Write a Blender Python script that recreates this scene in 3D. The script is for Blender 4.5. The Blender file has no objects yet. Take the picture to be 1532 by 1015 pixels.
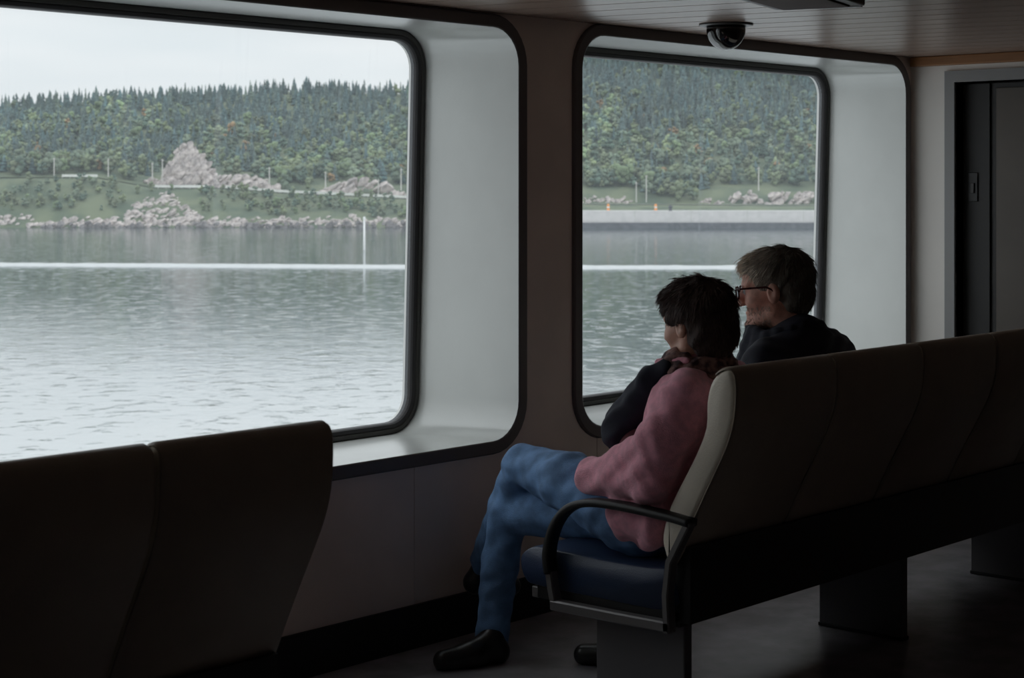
import bpy, bmesh, math, random
import numpy as np
from mathutils import Vector, Matrix, noise as mnoise

SC = bpy.context.scene
COL = SC.collection
PI = math.pi
random.seed(7)

# ------------------------------------------------------------------ camera, sky, exposure
FPX = 2600.0
CC, SS = 0.737, 0.676
_n = math.hypot(CC, SS); CC /= _n; SS /= _n
cam_d = bpy.data.cameras.new('camera')
cam_d.sensor_fit = 'HORIZONTAL'; cam_d.sensor_width = 36.0
cam_d.lens = FPX / 1532.0 * 36.0
cam_d.shift_y = -(507.5 - 280.0) / 1532.0
cam_d.clip_start = 0.1; cam_d.clip_end = 6000
cam_d.dof.use_dof = True; cam_d.dof.focus_distance = 6.5; cam_d.dof.aperture_fstop = 8.0
cam = bpy.data.objects.new('camera', cam_d); COL.objects.link(cam)
right = Vector((SS, -CC, 0)); fwd = Vector((CC, SS, 0)); upv = Vector((0, 0, 1))
R = Matrix((right, upv, -fwd)).transposed()
cam.matrix_world = Matrix.Translation((0, 0, 1.6)) @ R.to_4x4()
SC.camera = cam
SC.view_settings.view_transform = 'Standard'; SC.view_settings.look = 'None'
SC.view_settings.exposure = 0.0; SC.view_settings.gamma = 1.0
SC.view_settings.use_curve_mapping = False
SC.cycles.max_bounces = 8; SC.cycles.diffuse_bounces = 5; SC.cycles.transparent_max_bounces = 16
SC.cycles.glossy_bounces = 4

world = bpy.data.worlds.new('overcast_sky'); SC.world = world
world.use_nodes = True
nt = world.node_tree; nt.nodes.clear()
wo = nt.nodes.new('ShaderNodeOutputWorld'); bg = nt.nodes.new('ShaderNodeBackground')
tc = nt.nodes.new('ShaderNodeTexCoord'); mp = nt.nodes.new('ShaderNodeMapping')
mp.inputs['Scale'].default_value = (2.0, 2.0, 14.0)
nz = nt.nodes.new('ShaderNodeTexNoise'); nz.inputs['Scale'].default_value = 2.2; nz.inputs['Detail'].default_value = 5
cr = nt.nodes.new('ShaderNodeValToRGB')
cr.color_ramp.elements[0].position = 0.35; cr.color_ramp.elements[0].color = (0.72, 0.775, 0.80, 1)
cr.color_ramp.elements[1].position = 0.65; cr.color_ramp.elements[1].color = (0.80, 0.835, 0.85, 1)
nt.links.new(tc.outputs['Generated'], mp.inputs['Vector']); nt.links.new(mp.outputs['Vector'], nz.inputs['Vector'])
nt.links.new(nz.outputs['Fac'], cr.inputs['Fac']); nt.links.new(cr.outputs['Color'], bg.inputs['Color'])
# standard overcast sky: luminance rises smoothly from the horizon to about twice that overhead
sx = nt.nodes.new('ShaderNodeSeparateXYZ'); nt.links.new(tc.outputs['Generated'], sx.inputs[0])
grd = nt.nodes.new('ShaderNodeMapRange'); grd.inputs[1].default_value = 0.0; grd.inputs[2].default_value = 1.0
grd.inputs[3].default_value = 1.02; grd.inputs[4].default_value = 2.2
nt.links.new(sx.outputs['Z'], grd.inputs[0]); nt.links.new(grd.outputs[0], bg.inputs['Strength'])
nt.links.new(bg.outputs['Background'], wo.inputs['Surface'])

# ------------------------------------------------------------------ materials
def srgb(r, g, b):
    f = lambda c: (c / 255 / 12.92) if c / 255 <= 0.04045 else ((c / 255 + 0.055) / 1.055) ** 2.4
    return (f(r), f(g), f(b), 1)

def mat(name, col, rough=0.6, var=0.0, scale=20.0, bump=0.0, bscale=None, metal=0.0, spec=0.5, attr=None, vscale=(1, 1, 1), sheen=0.0, detail=4, col2=None):
    m = bpy.data.materials.new(name); m.use_nodes = True
    n = m.node_tree; b = n.nodes['Principled BSDF']
    b.inputs['Base Color'].default_value = (*col[:3], 1)
    b.inputs['Roughness'].default_value = rough; b.inputs['Metallic'].default_value = metal
    b.inputs['Specular IOR Level'].default_value = spec
    if sheen: b.inputs['Sheen Weight'].default_value = sheen
    if var or bump or col2:
        t = n.nodes.new('ShaderNodeTexCoord'); mpp = n.nodes.new('ShaderNodeMapping'); mpp.inputs['Scale'].default_value = vscale
        n.links.new(t.outputs['Object'], mpp.inputs['Vector'])
        z = n.nodes.new('ShaderNodeTexNoise'); z.inputs['Scale'].default_value = scale; z.inputs['Detail'].default_value = detail
        n.links.new(mpp.outputs['Vector'], z.inputs['Vector'])
    if var or col2:
        r = n.nodes.new('ShaderNodeValToRGB')
        c2 = col2 if col2 else [min(1, c * (1 + var)) for c in col[:3]]
        c1 = col if col2 else [c * (1 - var) for c in col[:3]]
        r.color_ramp.elements[0].position = 0.38; r.color_ramp.elements[0].color = (*c1[:3], 1)
        r.color_ramp.elements[1].position = 0.62; r.color_ramp.elements[1].color = (*c2[:3], 1)
        n.links.new(z.outputs['Fac'], r.inputs['Fac'])
        out = r.outputs['Color']
        if attr:
            a = n.nodes.new('ShaderNodeAttribute'); a.attribute_name = attr
            x = n.nodes.new('ShaderNodeMix'); x.data_type = 'RGBA'; x.blend_type = 'MULTIPLY'; x.inputs[0].default_value = 1.0
            n.links.new(out, x.inputs[6]); n.links.new(a.outputs['Color'], x.inputs[7]); out = x.outputs[2]
        n.links.new(out, b.inputs['Base Color'])
    elif attr:
        a = n.nodes.new('ShaderNodeAttribute'); a.attribute_name = attr
        n.links.new(a.outputs['Color'], b.inputs['Base Color'])
    if bump:
        z2 = z
        if bscale:
            z2 = n.nodes.new('ShaderNodeTexNoise'); z2.inputs['Scale'].default_value = bscale; z2.inputs['Detail'].default_value = 3
            n.links.new(mpp.outputs['Vector'], z2.inputs['Vector'])
        bp = n.nodes.new('ShaderNodeBump'); bp.inputs['Strength'].default_value = bump; bp.inputs['Distance'].default_value = 0.01
        n.links.new(z2.outputs['Fac'], bp.inputs['Height']); n.links.new(bp.outputs['Normal'], b.inputs['Normal'])
    return m

M = {}
M['panel'] = mat('wall_laminate', (0.80, 0.675, 0.605), 0.42, 0.06, 3)
M['lining'] = mat('reveal_lining', (0.64, 0.655, 0.635), 0.20, 0.02, 4, spec=0.9)
M['trim'] = mat('dark_trim', (0.13, 0.115, 0.115), 0.45)
M['rubber'] = mat('black_rubber', (0.03, 0.028, 0.03), 0.6)
M['gasket_metal'] = mat('gasket_rubber', (0.055, 0.052, 0.048), 0.6)
M['plank'] = mat('ceiling_laminate', (0.37, 0.27, 0.22), 0.27, 0.03, 3, vscale=(6, 1, 1), spec=0.35)
M['gap'] = mat('black_gap', (0.01, 0.01, 0.01), 0.8)
M['floor'] = mat('vinyl_floor', (0.31, 0.295, 0.31), 0.24, 0.14, 7, 0.06, 60, spec=1.0)
M['dark'] = mat('lounge_wall', (0.22, 0.19, 0.165), 0.7, 0.05, 2)
M['skirting'] = mat('black_skirting', (0.012, 0.012, 0.013), 0.6)
M['endwall'] = mat('end_wall_paint', (0.82, 0.78, 0.74), 0.5, 0.02, 3)
M['doorframe'] = mat('door_frame_paint', (0.27, 0.27, 0.27), 0.4)
M['door'] = mat('door_dark', (0.024, 0.022, 0.022), 0.5)
M['doorpanel'] = mat('door_panel', (0.115, 0.097, 0.083), 0.5, 0.1, 2)
M['wood'] = mat('orange_wood', (0.26, 0.11, 0.035), 0.45, 0.25, 6, vscale=(1, 0.15, 6))
M['vinyl'] = mat('beige_vinyl', (0.80, 0.725, 0.61), 0.5, 0.04, 8, 0.15, 220)
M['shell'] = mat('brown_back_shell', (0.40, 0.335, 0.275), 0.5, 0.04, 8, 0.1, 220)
M['navyvinyl'] = mat('navy_vinyl', (0.022, 0.038, 0.085), 0.45, 0.08, 10, 0.12, 200)
M['blackmetal'] = mat('black_metal', (0.016, 0.015, 0.015), 0.4)
M['pad'] = mat('armrest_pad', (0.012, 0.011, 0.011), 0.5)
M['greymetal'] = mat('grey_metal', (0.20, 0.19, 0.19), 0.38, metal=0.5)
M['pedestal'] = mat('pedestal_grey', (0.13, 0.125, 0.13), 0.4)
M['skin'] = mat('skin', (0.60, 0.32, 0.235), 0.5, 0.10, 30, 0.15, 260)
M['skin2'] = mat('ruddy_skin', (0.62, 0.31, 0.235), 0.5, 0.16, 34, 0.2, 240)
M['pink'] = mat('pink_wool', (0.86, 0.38, 0.48), 0.9, 0.10, 40, 0.5, 300, sheen=0.3)
M['jeans'] = mat('blue_denim', (0.135, 0.26, 0.48), 0.8, 0.20, 18, 0.3, 350)
M['navy'] = mat('navy_cloth', (0.009, 0.011, 0.024), 0.85, 0.15, 30, 0.12, 200)
M['maroon'] = mat('maroon_cloth', (0.12, 0.03, 0.04), 0.8, 0.15, 30, 0.3, 200)
M['navy2'] = mat('navy_jacket', (0.008, 0.010, 0.022), 0.8, 0.15, 30, 0.12, 150)
M['darktrouser'] = mat('dark_trousers', (0.03, 0.033, 0.045), 0.8, 0.1, 30)
M['shoe'] = mat('black_shoe', (0.014, 0.013, 0.013), 0.3)
M['sole'] = mat('shoe_sole', (0.10, 0.085, 0.085), 0.7)
M['scarf'] = mat('patterned_scarf', (0.045, 0.02, 0.025), 0.85, scale=38, col2=(0.30, 0.17, 0.15), detail=2)
M['hairdark'] = mat('dark_brown_hair', (0.085, 0.050, 0.042), 0.5, attr='tint', var=0.15)
M['hairgrey'] = mat('grey_blond_hair', (0.43, 0.375, 0.31), 0.45, attr='tint', var=0.15)
M['scalp'] = mat('hair_underlayer', (0.05, 0.03, 0.026), 0.85, attr='tint', var=0.2, scale=60)
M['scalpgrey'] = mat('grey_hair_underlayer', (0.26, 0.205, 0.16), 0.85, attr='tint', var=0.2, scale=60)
M['glasses'] = mat('tortoise_frame', (0.05, 0.012, 0.012), 0.25, 0.4, 60)
M['white'] = mat('eye_white', (0.42, 0.40, 0.38), 0.3)
M['iris'] = mat('iris', (0.05, 0.04, 0.03), 0.2)
M['plate'] = mat('camera_plate', (0.05, 0.045, 0.045), 0.4)
M['blackball'] = mat('black_ball', (0.006, 0.006, 0.008), 0.25)
M['diffuser'] = mat('light_diffuser', (0.06, 0.028, 0.022), 0.7, 0.05, 10, spec=0.15)
M['housing'] = mat('light_housing', (0.04, 0.02, 0.016), 0.5)
M['chrome'] = mat('chrome_edge', (0.7, 0.65, 0.58), 0.2, metal=0.9)
M['pine'] = mat('conifer', (0.085, 0.125, 0.115), 0.9, 0.3, 0.9, attr='tint', detail=6)
M['leaf'] = mat('broadleaf', (0.145, 0.185, 0.13), 0.9, 0.3, 0.9, attr='tint', detail=6)
M['ground'] = mat('hill_ground', (0.075, 0.105, 0.07), 0.95, scale=0.06, col2=(0.14, 0.165, 0.10), detail=8)
M['rock'] = mat('pink_grey_rock', (0.27, 0.245, 0.24), 0.9, scale=0.25, col2=(0.56, 0.50, 0.475), bump=0.6, bscale=0.9, detail=8)
M['rockdark'] = mat('wet_dark_rock', (0.10, 0.095, 0.10), 0.7, scale=0.3, col2=(0.19, 0.175, 0.175), bump=0.6, bscale=0.9, detail=8)
M['asphalt'] = mat('pale_road', (0.42, 0.42, 0.39), 0.8, 0.1, 0.2)
M['rail'] = mat('guardrail_metal', (0.80, 0.81, 0.78), 0.5, 0.05, 0.5)
M['pole'] = mat('weathered_pole', (0.55, 0.54, 0.51), 0.8)
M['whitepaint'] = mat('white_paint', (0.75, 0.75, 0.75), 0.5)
M['concrete'] = mat('pale_concrete', (0.52, 0.505, 0.50), 0.8, 0.06, 0.3)
M['timber'] = mat('dark_timber', (0.085, 0.09, 0.105), 0.8, 0.2, 0.5)
M['orange'] = mat('orange_plastic', (0.75, 0.28, 0.06), 0.6)
M['hull'] = mat('hull_paint', (0.6, 0.6, 0.58), 0.5)

def glass_pane_mat():
    m = bpy.data.materials.new('hazed_dirty_glass'); m.use_nodes = True
    n = m.node_tree; n.nodes.clear()
    o = n.nodes.new('ShaderNodeOutputMaterial')
    tr = n.nodes.new('ShaderNodeBsdfTransparent'); tr.inputs[0].default_value = (0.965, 0.970, 0.972, 1)
    gl = n.nodes.new('ShaderNodeBsdfGlossy'); gl.inputs['Roughness'].default_value = 0.0
    fr = n.nodes.new('ShaderNodeFresnel'); fr.inputs['IOR'].default_value = 1.33
    mx = n.nodes.new('ShaderNodeMixShader')
    n.links.new(fr.outputs[0], mx.inputs[0]); n.links.new(tr.outputs[0], mx.inputs[1]); n.links.new(gl.outputs[0], mx.inputs[2])
    tl = n.nodes.new('ShaderNodeBsdfTranslucent'); tl.inputs[0].default_value = (0.80, 0.87, 0.92, 1)
    # salt film in vertical runs; its even veil paints in the far shore's haze
    t = n.nodes.new('ShaderNodeTexCoord'); mpp = n.nodes.new('ShaderNodeMapping'); mpp.inputs['Scale'].default_value = (9, 1, 0.7)
    n.links.new(t.outputs['Object'], mpp.inputs['Vector'])
    z = n.nodes.new('ShaderNodeTexNoise'); z.inputs['Scale'].default_value = 1.6; z.inputs['Detail'].default_value = 3
    n.links.new(mpp.outputs[0], z.inputs['Vector'])
    mr = n.nodes.new('ShaderNodeMapRange'); mr.inputs[1].default_value = 0.60; mr.inputs[2].default_value = 0.80
    mr.inputs[3].default_value = 0.10; mr.inputs[4].default_value = 0.17
    n.links.new(z.outputs['Fac'], mr.inputs[0])
    # small salt specks
    v = n.nodes.new('ShaderNodeTexVoronoi'); v.inputs['Scale'].default_value = 26
    n.links.new(t.outputs['Object'], v.inputs['Vector'])
    lt = n.nodes.new('ShaderNodeMath'); lt.operation = 'LESS_THAN'; lt.inputs[1].default_value = 0.045
    n.links.new(v.outputs['Distance'], lt.inputs[0])
    gt = n.nodes.new('ShaderNodeSeparateColor'); n.links.new(v.outputs['Color'], gt.inputs[0])
    g2 = n.nodes.new('ShaderNodeMath'); g2.operation = 'GREATER_THAN'; g2.inputs[1].default_value = 0.90
    n.links.new(gt.outputs[0], g2.inputs[0])
    mu = n.nodes.new('ShaderNodeMath'); mu.operation = 'MULTIPLY'; n.links.new(lt.outputs[0], mu.inputs[0]); n.links.new(g2.outputs[0], mu.inputs[1])
    ma = n.nodes.new('ShaderNodeMath'); ma.operation = 'MULTIPLY_ADD'; ma.inputs[1].default_value = 0.25; ma.use_clamp = True
    n.links.new(mu.outputs[0], ma.inputs[0]); n.links.new(mr.outputs[0], ma.inputs[2])
    mx2 = n.nodes.new('ShaderNodeMixShader')
    n.links.new(ma.outputs[0], mx2.inputs[0]); n.links.new(mx.outputs[0], mx2.inputs[1]); n.links.new(tl.outputs[0], mx2.inputs[2])
    n.links.new(mx2.outputs[0], o.inputs['Surface'])
    return m
M['pane'] = glass_pane_mat()

def clear_dome_mat():
    m = bpy.data.materials.new('clear_dome'); m.use_nodes = True
    n = m.node_tree; n.nodes.clear()
    o = n.nodes.new('ShaderNodeOutputMaterial')
    tr = n.nodes.new('ShaderNodeBsdfTransparent'); tr.inputs[0].default_value = (0.55, 0.55, 0.58, 1)
    gl = n.nodes.new('ShaderNodeBsdfGlossy'); gl.inputs['Roughness'].default_value = 0.05
    fr = n.nodes.new('ShaderNodeFresnel'); fr.inputs['IOR'].default_value = 2.2
    mx = n.nodes.new('ShaderNodeMixShader')
    n.links.new(fr.outputs[0], mx.inputs[0]); n.links.new(tr.outputs[0], mx.inputs[1]); n.links.new(gl.outputs[0], mx.inputs[2])
    n.links.new(mx.outputs[0], o.inputs['Surface'])
    return m
M['dome'] = clear_dome_mat()

def lens_mat():
    m = bpy.data.materials.new('spectacle_lens'); m.use_nodes = True
    n = m.node_tree; n.nodes.clear()
    o = n.nodes.new('ShaderNodeOutputMaterial')
    tr = n.nodes.new('ShaderNodeBsdfTransparent'); tr.inputs[0].default_value = (0.85, 0.82, 0.88, 1)
    gl = n.nodes.new('ShaderNodeBsdfGlossy'); gl.inputs['Roughness'].default_value = 0.02
    mx = n.nodes.new('ShaderNodeMixShader'); mx.inputs[0].default_value = 0.25
    n.links.new(tr.outputs[0], mx.inputs[1]); n.links.new(gl.outputs[0], mx.inputs[2])
    n.links.new(mx.outputs[0], o.inputs['Surface'])
    return m
M['lens'] = lens_mat()

def water_mat():
    m = bpy.data.materials.new('sea_water'); m.use_nodes = True
    n = m.node_tree; n.nodes.clear()
    o = n.nodes.new('ShaderNodeOutputMaterial')
    t = n.nodes.new('ShaderNodeTexCoord')
    def wave(scale, detail, stretch):
        mpp = n.nodes.new('ShaderNodeMapping'); mpp.inputs['Rotation'].default_value = (0, 0, -0.74); mpp.inputs['Scale'].default_value = stretch
        n.links.new(t.outputs['Object'], mpp.inputs['Vector'])
        z = n.nodes.new('ShaderNodeTexNoise'); z.inputs['Scale'].default_value = scale; z.inputs['Detail'].default_value = detail
        n.links.new(mpp.outputs[0], z.inputs['Vector']); return z
    z1 = wave(1.0, 5, (1, 1, 1)); z2 = wave(0.16, 2, (1, 1, 1))
    ad = n.nodes.new('ShaderNodeMath'); ad.operation = 'MULTIPLY_ADD'; ad.inputs[1].default_value = 2.0
    n.links.new(z2.outputs['Fac'], ad.inputs[0]); n.links.new(z1.outputs['Fac'], ad.inputs[2])
    # sparse sharper ripples that flash against the dark reflection
    z3 = wave(0.42, 3, (1, 1, 1)); pk = n.nodes.new('ShaderNodeMapRange'); pk.inputs[1].default_value = 0.56; pk.inputs[2].default_value = 0.78
    pk.inputs[3].default_value = 0.0; pk.inputs[4].default_value = 2.4
    n.links.new(z3.outputs['Fac'], pk.inputs[0])
    ad2 = n.nodes.new('ShaderNodeMath'); ad2.operation = 'ADD'
    n.links.new(ad.outputs[0], ad2.inputs[0]); n.links.new(pk.outputs[0], ad2.inputs[1]); ad = ad2
    # wind lanes: calm under the far shore, ruffled nearer the ship
    lane = wave(0.006, 3, (1, 1, 1))
    ln = n.nodes.new('ShaderNodeMapRange'); ln.inputs[1].default_value = 0.35; ln.inputs[2].default_value = 0.65
    ln.inputs[3].default_value = 0.55; ln.inputs[4].default_value = 1.0
    n.links.new(lane.outputs['Fac'], ln.inputs[0])
    bp = n.nodes.new('ShaderNodeBump'); bp.inputs['Distance'].default_value = 0.028
    n.links.new(ad.outputs[0], bp.inputs['Height']); n.links.new(ln.outputs[0], bp.inputs['Strength'])
    gl = n.nodes.new('ShaderNodeBsdfGlossy'); gl.inputs['Roughness'].default_value = 0.06; gl.inputs['Color'].default_value = (0.88, 0.90, 0.91, 1)
    df = n.nodes.new('ShaderNodeBsdfDiffuse'); df.inputs['Color'].default_value = (0.07, 0.09, 0.10, 1)
    mx = n.nodes.new('ShaderNodeMixShader'); mx.inputs[0].default_value = 0.84
    n.links.new(bp.outputs[0], gl.inputs['Normal'])
    n.links.new(df.outputs[0], mx.inputs[1]); n.links.new(gl.outputs[0], mx.inputs[2])
    n.links.new(mx.outputs[0], o.inputs['Surface'])
    return m
M['water'] = water_mat()

# ------------------------------------------------------------------ helpers
def link_mesh(name, me, m, parent=None, smooth=False):
    if m is not None:
        for mm in (m if isinstance(m, (list, tuple)) else [m]): me.materials.append(mm)
    if smooth: me.polygons.foreach_set('use_smooth', [True] * len(me.polygons))
    o = bpy.data.objects.new(name, me); COL.objects.link(o)
    if parent is not None: o.parent = parent
    return o

def from_bm(name, bm, m, parent=None, smooth=False, recalc=True):
    if recalc: bmesh.ops.recalc_face_normals(bm, faces=bm.faces)
    me = bpy.data.meshes.new(name); bm.to_mesh(me); bm.free()
    return link_mesh(name, me, m, parent, smooth)

def pyd(name, v, f, m, parent=None, smooth=False):
    me = bpy.data.meshes.new(name); me.from_pydata([tuple(p) for p in v], [], f); me.update()
    return link_mesh(name, me, m, parent, smooth)

def np_mesh(name, V, F, m, parent=None, smooth=True, tint=None):
    """V (n,3), F (k,3|4) numpy arrays"""
    me = bpy.data.meshes.new(name)
    V = np.asarray(V, np.float32); F = np.asarray(F, np.int32); k = F.shape[1]
    me.vertices.add(len(V)); me.vertices.foreach_set('co', V.ravel())
    me.loops.add(F.size); me.loops.foreach_set('vertex_index', F.ravel())
    me.polygons.add(len(F)); me.polygons.foreach_set('loop_start', np.arange(0, F.size, k, dtype=np.int32))
    try: me.polygons.foreach_set('loop_total', np.full(len(F), k, np.int32))
    except Exception: pass
    me.update(calc_edges=True); me.validate()
    if tint is not None:
        a = me.color_attributes.new('tint', 'FLOAT_COLOR', 'POINT')
        T = np.ones((len(V), 4), np.float32); T[:, :3] = tint; a.data.foreach_set('color', T.ravel())
    return link_mesh(name, me, m, parent, smooth)

def tag(o, label=None, cat=None, group=None, kind=None):
    if label: o['label'] = label
    if cat: o['category'] = cat
    if group: o['group'] = group
    if kind: o['kind'] = kind
    return o

def empty(name, loc=(0, 0, 0), parent=None, **kw):
    o = bpy.data.objects.new(name, None); COL.objects.link(o); o.location = loc; o.empty_display_size = 0.1
    if parent is not None: o.parent = parent
    return tag(o, **kw)

def copy_of(o, parent=None):
    c = o.copy(); COL.objects.link(c)
    if parent is not None: c.parent = parent
    return c

def copy_tree(o, parent=None):
    c = copy_of(o, parent)
    for ch in [x for x in COL.objects if x.parent == o]: copy_tree(ch, c)
    return c

def box_bm(bm, x0, x1, y0, y1, z0, z1, bev=0.0):
    vs = [bm.verts.new((x, y, z)) for x in (x0, x1) for y in (y0, y1) for z in (z0, z1)]
    idx = [(0, 1, 3, 2), (4, 6, 7, 5), (0, 4, 5, 1), (2, 3, 7, 6), (0, 2, 6, 4), (1, 5, 7, 3)]
    fs = [bm.faces.new([vs[i] for i in q]) for q in idx]
    if bev:
        es = list({e for f in fs for e in f.edges})
        bmesh.ops.bevel(bm, geom=es, offset=bev, segments=2, affect='EDGES', profile=0.5)

def box(name, x0, x1, y0, y1, z0, z1, m, parent=None, bev=0.0, smooth=False):
    bm = bmesh.new(); box_bm(bm, x0, x1, y0, y1, z0, z1, bev)
    return from_bm(name, bm, m, parent, smooth)

def rrect(x0, x1, z0, z1, r, seg=8):
    pts = []
    for cx, cz, a0 in ((x1 - r, z1 - r, 0), (x0 + r, z1 - r, PI / 2), (x0 + r, z0 + r, PI), (x1 - r, z0 + r, 1.5 * PI)):
        for i in range(seg + 1):
            a = a0 + PI / 2 * i / seg; pts.append((cx + r * math.cos(a), cz + r * math.sin(a)))
    return pts

def loft(name, rings, m, parent=None, smooth=True, close=True, cap=False):
    v = [p for r in rings for p in r]; n = len(rings[0]); f = []
    for k in range(len(rings) - 1):
        for i in range(n if close else n - 1):
            j = (i + 1) % n; f.append((k * n + i, k * n + j, (k + 1) * n + j, (k + 1) * n + i))
    if cap: f.append(tuple(range(n))[::-1]); f.append(tuple((len(rings) - 1) * n + i for i in range(n)))
    bm = bmesh.new(); bv = [bm.verts.new(p) for p in v]
    for q in f: bm.faces.new([bv[i] for i in q])
    return from_bm(name, bm, m, parent, smooth)

def tube_rings(path, sec_w, sec_t, axis_w):
    """sweep a rectangular section along path; axis_w = width direction"""
    rings = []
    for i, p in enumerate(path):
        p = Vector(p); a = Vector(path[max(0, i - 1)]); b = Vector(path[min(len(path) - 1, i + 1)])
        t = (b - a).normalized(); w = Vector(axis_w); nrm = t.cross(w).normalized()
        c = 0.28
        ring = []
        for du, dv in ((-1, -1 + c), (-1, 1 - c), (-1 + c, 1), (1 - c, 1), (1, 1 - c), (1, -1 + c), (1 - c, -1), (-1 + c, -1)):
            ring.append(p + w * (du * sec_w / 2) + nrm * (dv * sec_t / 2))
        rings.append(ring)
    return rings

def catmull(pts, n=6, closed=False):
    out = []; N = len(pts)
    rng = range(N) if closed else range(N - 1)
    for i in rng:
        g = lambda k: Vector(pts[k % N]) if closed else Vector(pts[min(max(k, 0), N - 1)])
        p0, p1, p2, p3 = g(i - 1), g(i), g(i + 1), g(i + 2)
        for j in range(n):
            t = j / n
            out.append(0.5 * ((2 * p1) + (p2 - p0) * t + (2 * p0 - 5 * p1 + 4 * p2 - p3) * t * t + (3 * p1 - p0 - 3 * p2 + p3) * t ** 3))
    if not closed: out.append(Vector(pts[-1]))
    return out

# ------------------------------------------------------------------ room shell
WY = 4.33; CZ = 2.235; XE = 7.62; XL = -3.2; YB = -3.6; GY0 = 4.81; GY1 = 4.855
floor = box('floor', XL, XE + 2.2, YB, WY + 0.02, -0.06, 0.0, M['floor']); tag(floor, kind='structure')

W1 = dict(x0=2.28, x1=4.743, z0=0.676, z1=2.182, gx0=2.30, gx1=4.735, r=0.135)
W0 = dict(x0=-0.55, x1=1.913, z0=0.676, z1=2.182, gx0=-0.53, gx1=1.905, r=0.135)  # unseen window, added to let more light into the lounge
W2 = dict(x0=5.109, x1=7.552, z0=0.668, z1=2.190, gx0=5.10, gx1=7.63, r=0.135)

wall = empty('wall_left', (0, 0, 0), kind='structure')
def zint(x):
    for w in (W0, W1, W2):
        g = 0.022
        if w['x0'] - g < x < w['x1'] + g:
            r = w['r'] + g; d = min(x - w['x0'] + g, w['x1'] + g - x)
            k = r - math.sqrt(max(0, r * r - (r - d) ** 2)) if d < r else 0
            return [(0.10, w['z0'] - g + k), (w['z1'] + g - k, CZ + 0.03)]
    return [(0.10, CZ + 0.03)]
edges = [XL, -1.6, -0.9, 0.5, 1.5, 2.1, 3.2, 4.219, 5.21, 6.2, 7.2, XE + 0.05]
for a, b in zip(edges[:-1], edges[1:]):
    xs = {a + 0.0015, b - 0.0015}
    for w in (W0, W1, W2):
        for e, s in ((w['x0'] - 0.022, 1), (w['x1'] + 0.022, -1)):
            for k in range(15):
                x = e + s * (w['r'] + 0.022) * (1 - math.cos(k / 14 * PI / 2))
                if a + 0.0015 < x < b - 0.0015: xs.add(x)
            if a < e < b: xs.add(e - s * 1e-5); xs.add(e + s * 1e-5)
    xs = sorted(xs); bm = bmesh.new()
    for xa, xb in zip(xs[:-1], xs[1:]):
        ia, ib = zint(xa), zint(xb)
        if len(ia) != len(ib): continue
        for (l0, h0), (l1, h1) in zip(ia, ib):
            bm.faces.new([bm.verts.new(p) for p in ((xa, WY, l0), (xb, WY, l1), (xb, WY, h1), (xa, WY, h0))])
    bmesh.ops.remove_doubles(bm, verts=bm.verts, dist=2e-6)
    r = bmesh.ops.extrude_face_region(bm, geom=bm.faces[:])
    bmesh.ops.translate(bm, vec=(0, 0.012, 0), verts=[v for v in r['geom'] if isinstance(v, bmesh.types.BMVert)])
    from_bm('wall_panel', bm, M['panel'], wall)
# dark backing in the joints
bm = bmesh.new()
for e in edges[1:-1]:
    inside = any(w['x0'] + 0.02 < e < w['x1'] - 0.02 for w in (W0, W1, W2))
    for (z0, z1) in ([(0.1, 0.66), (2.2, CZ + 0.02)] if inside else [(0.1, CZ + 0.02)]):
        if any(abs(e - w['x0']) < 0.01 for w in (W0, W1, W2)): continue
        box_bm(bm, e - 0.01, e + 0.01, WY + 0.013, WY + 0.02, z0, z1)
from_bm('joint_backing', bm, M['gap'], wall)
box('baseboard_left', XL, XE, WY - 0.014, WY + 0.01, 0.0, 0.150, M['skirting'])['kind'] = 'structure'

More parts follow.
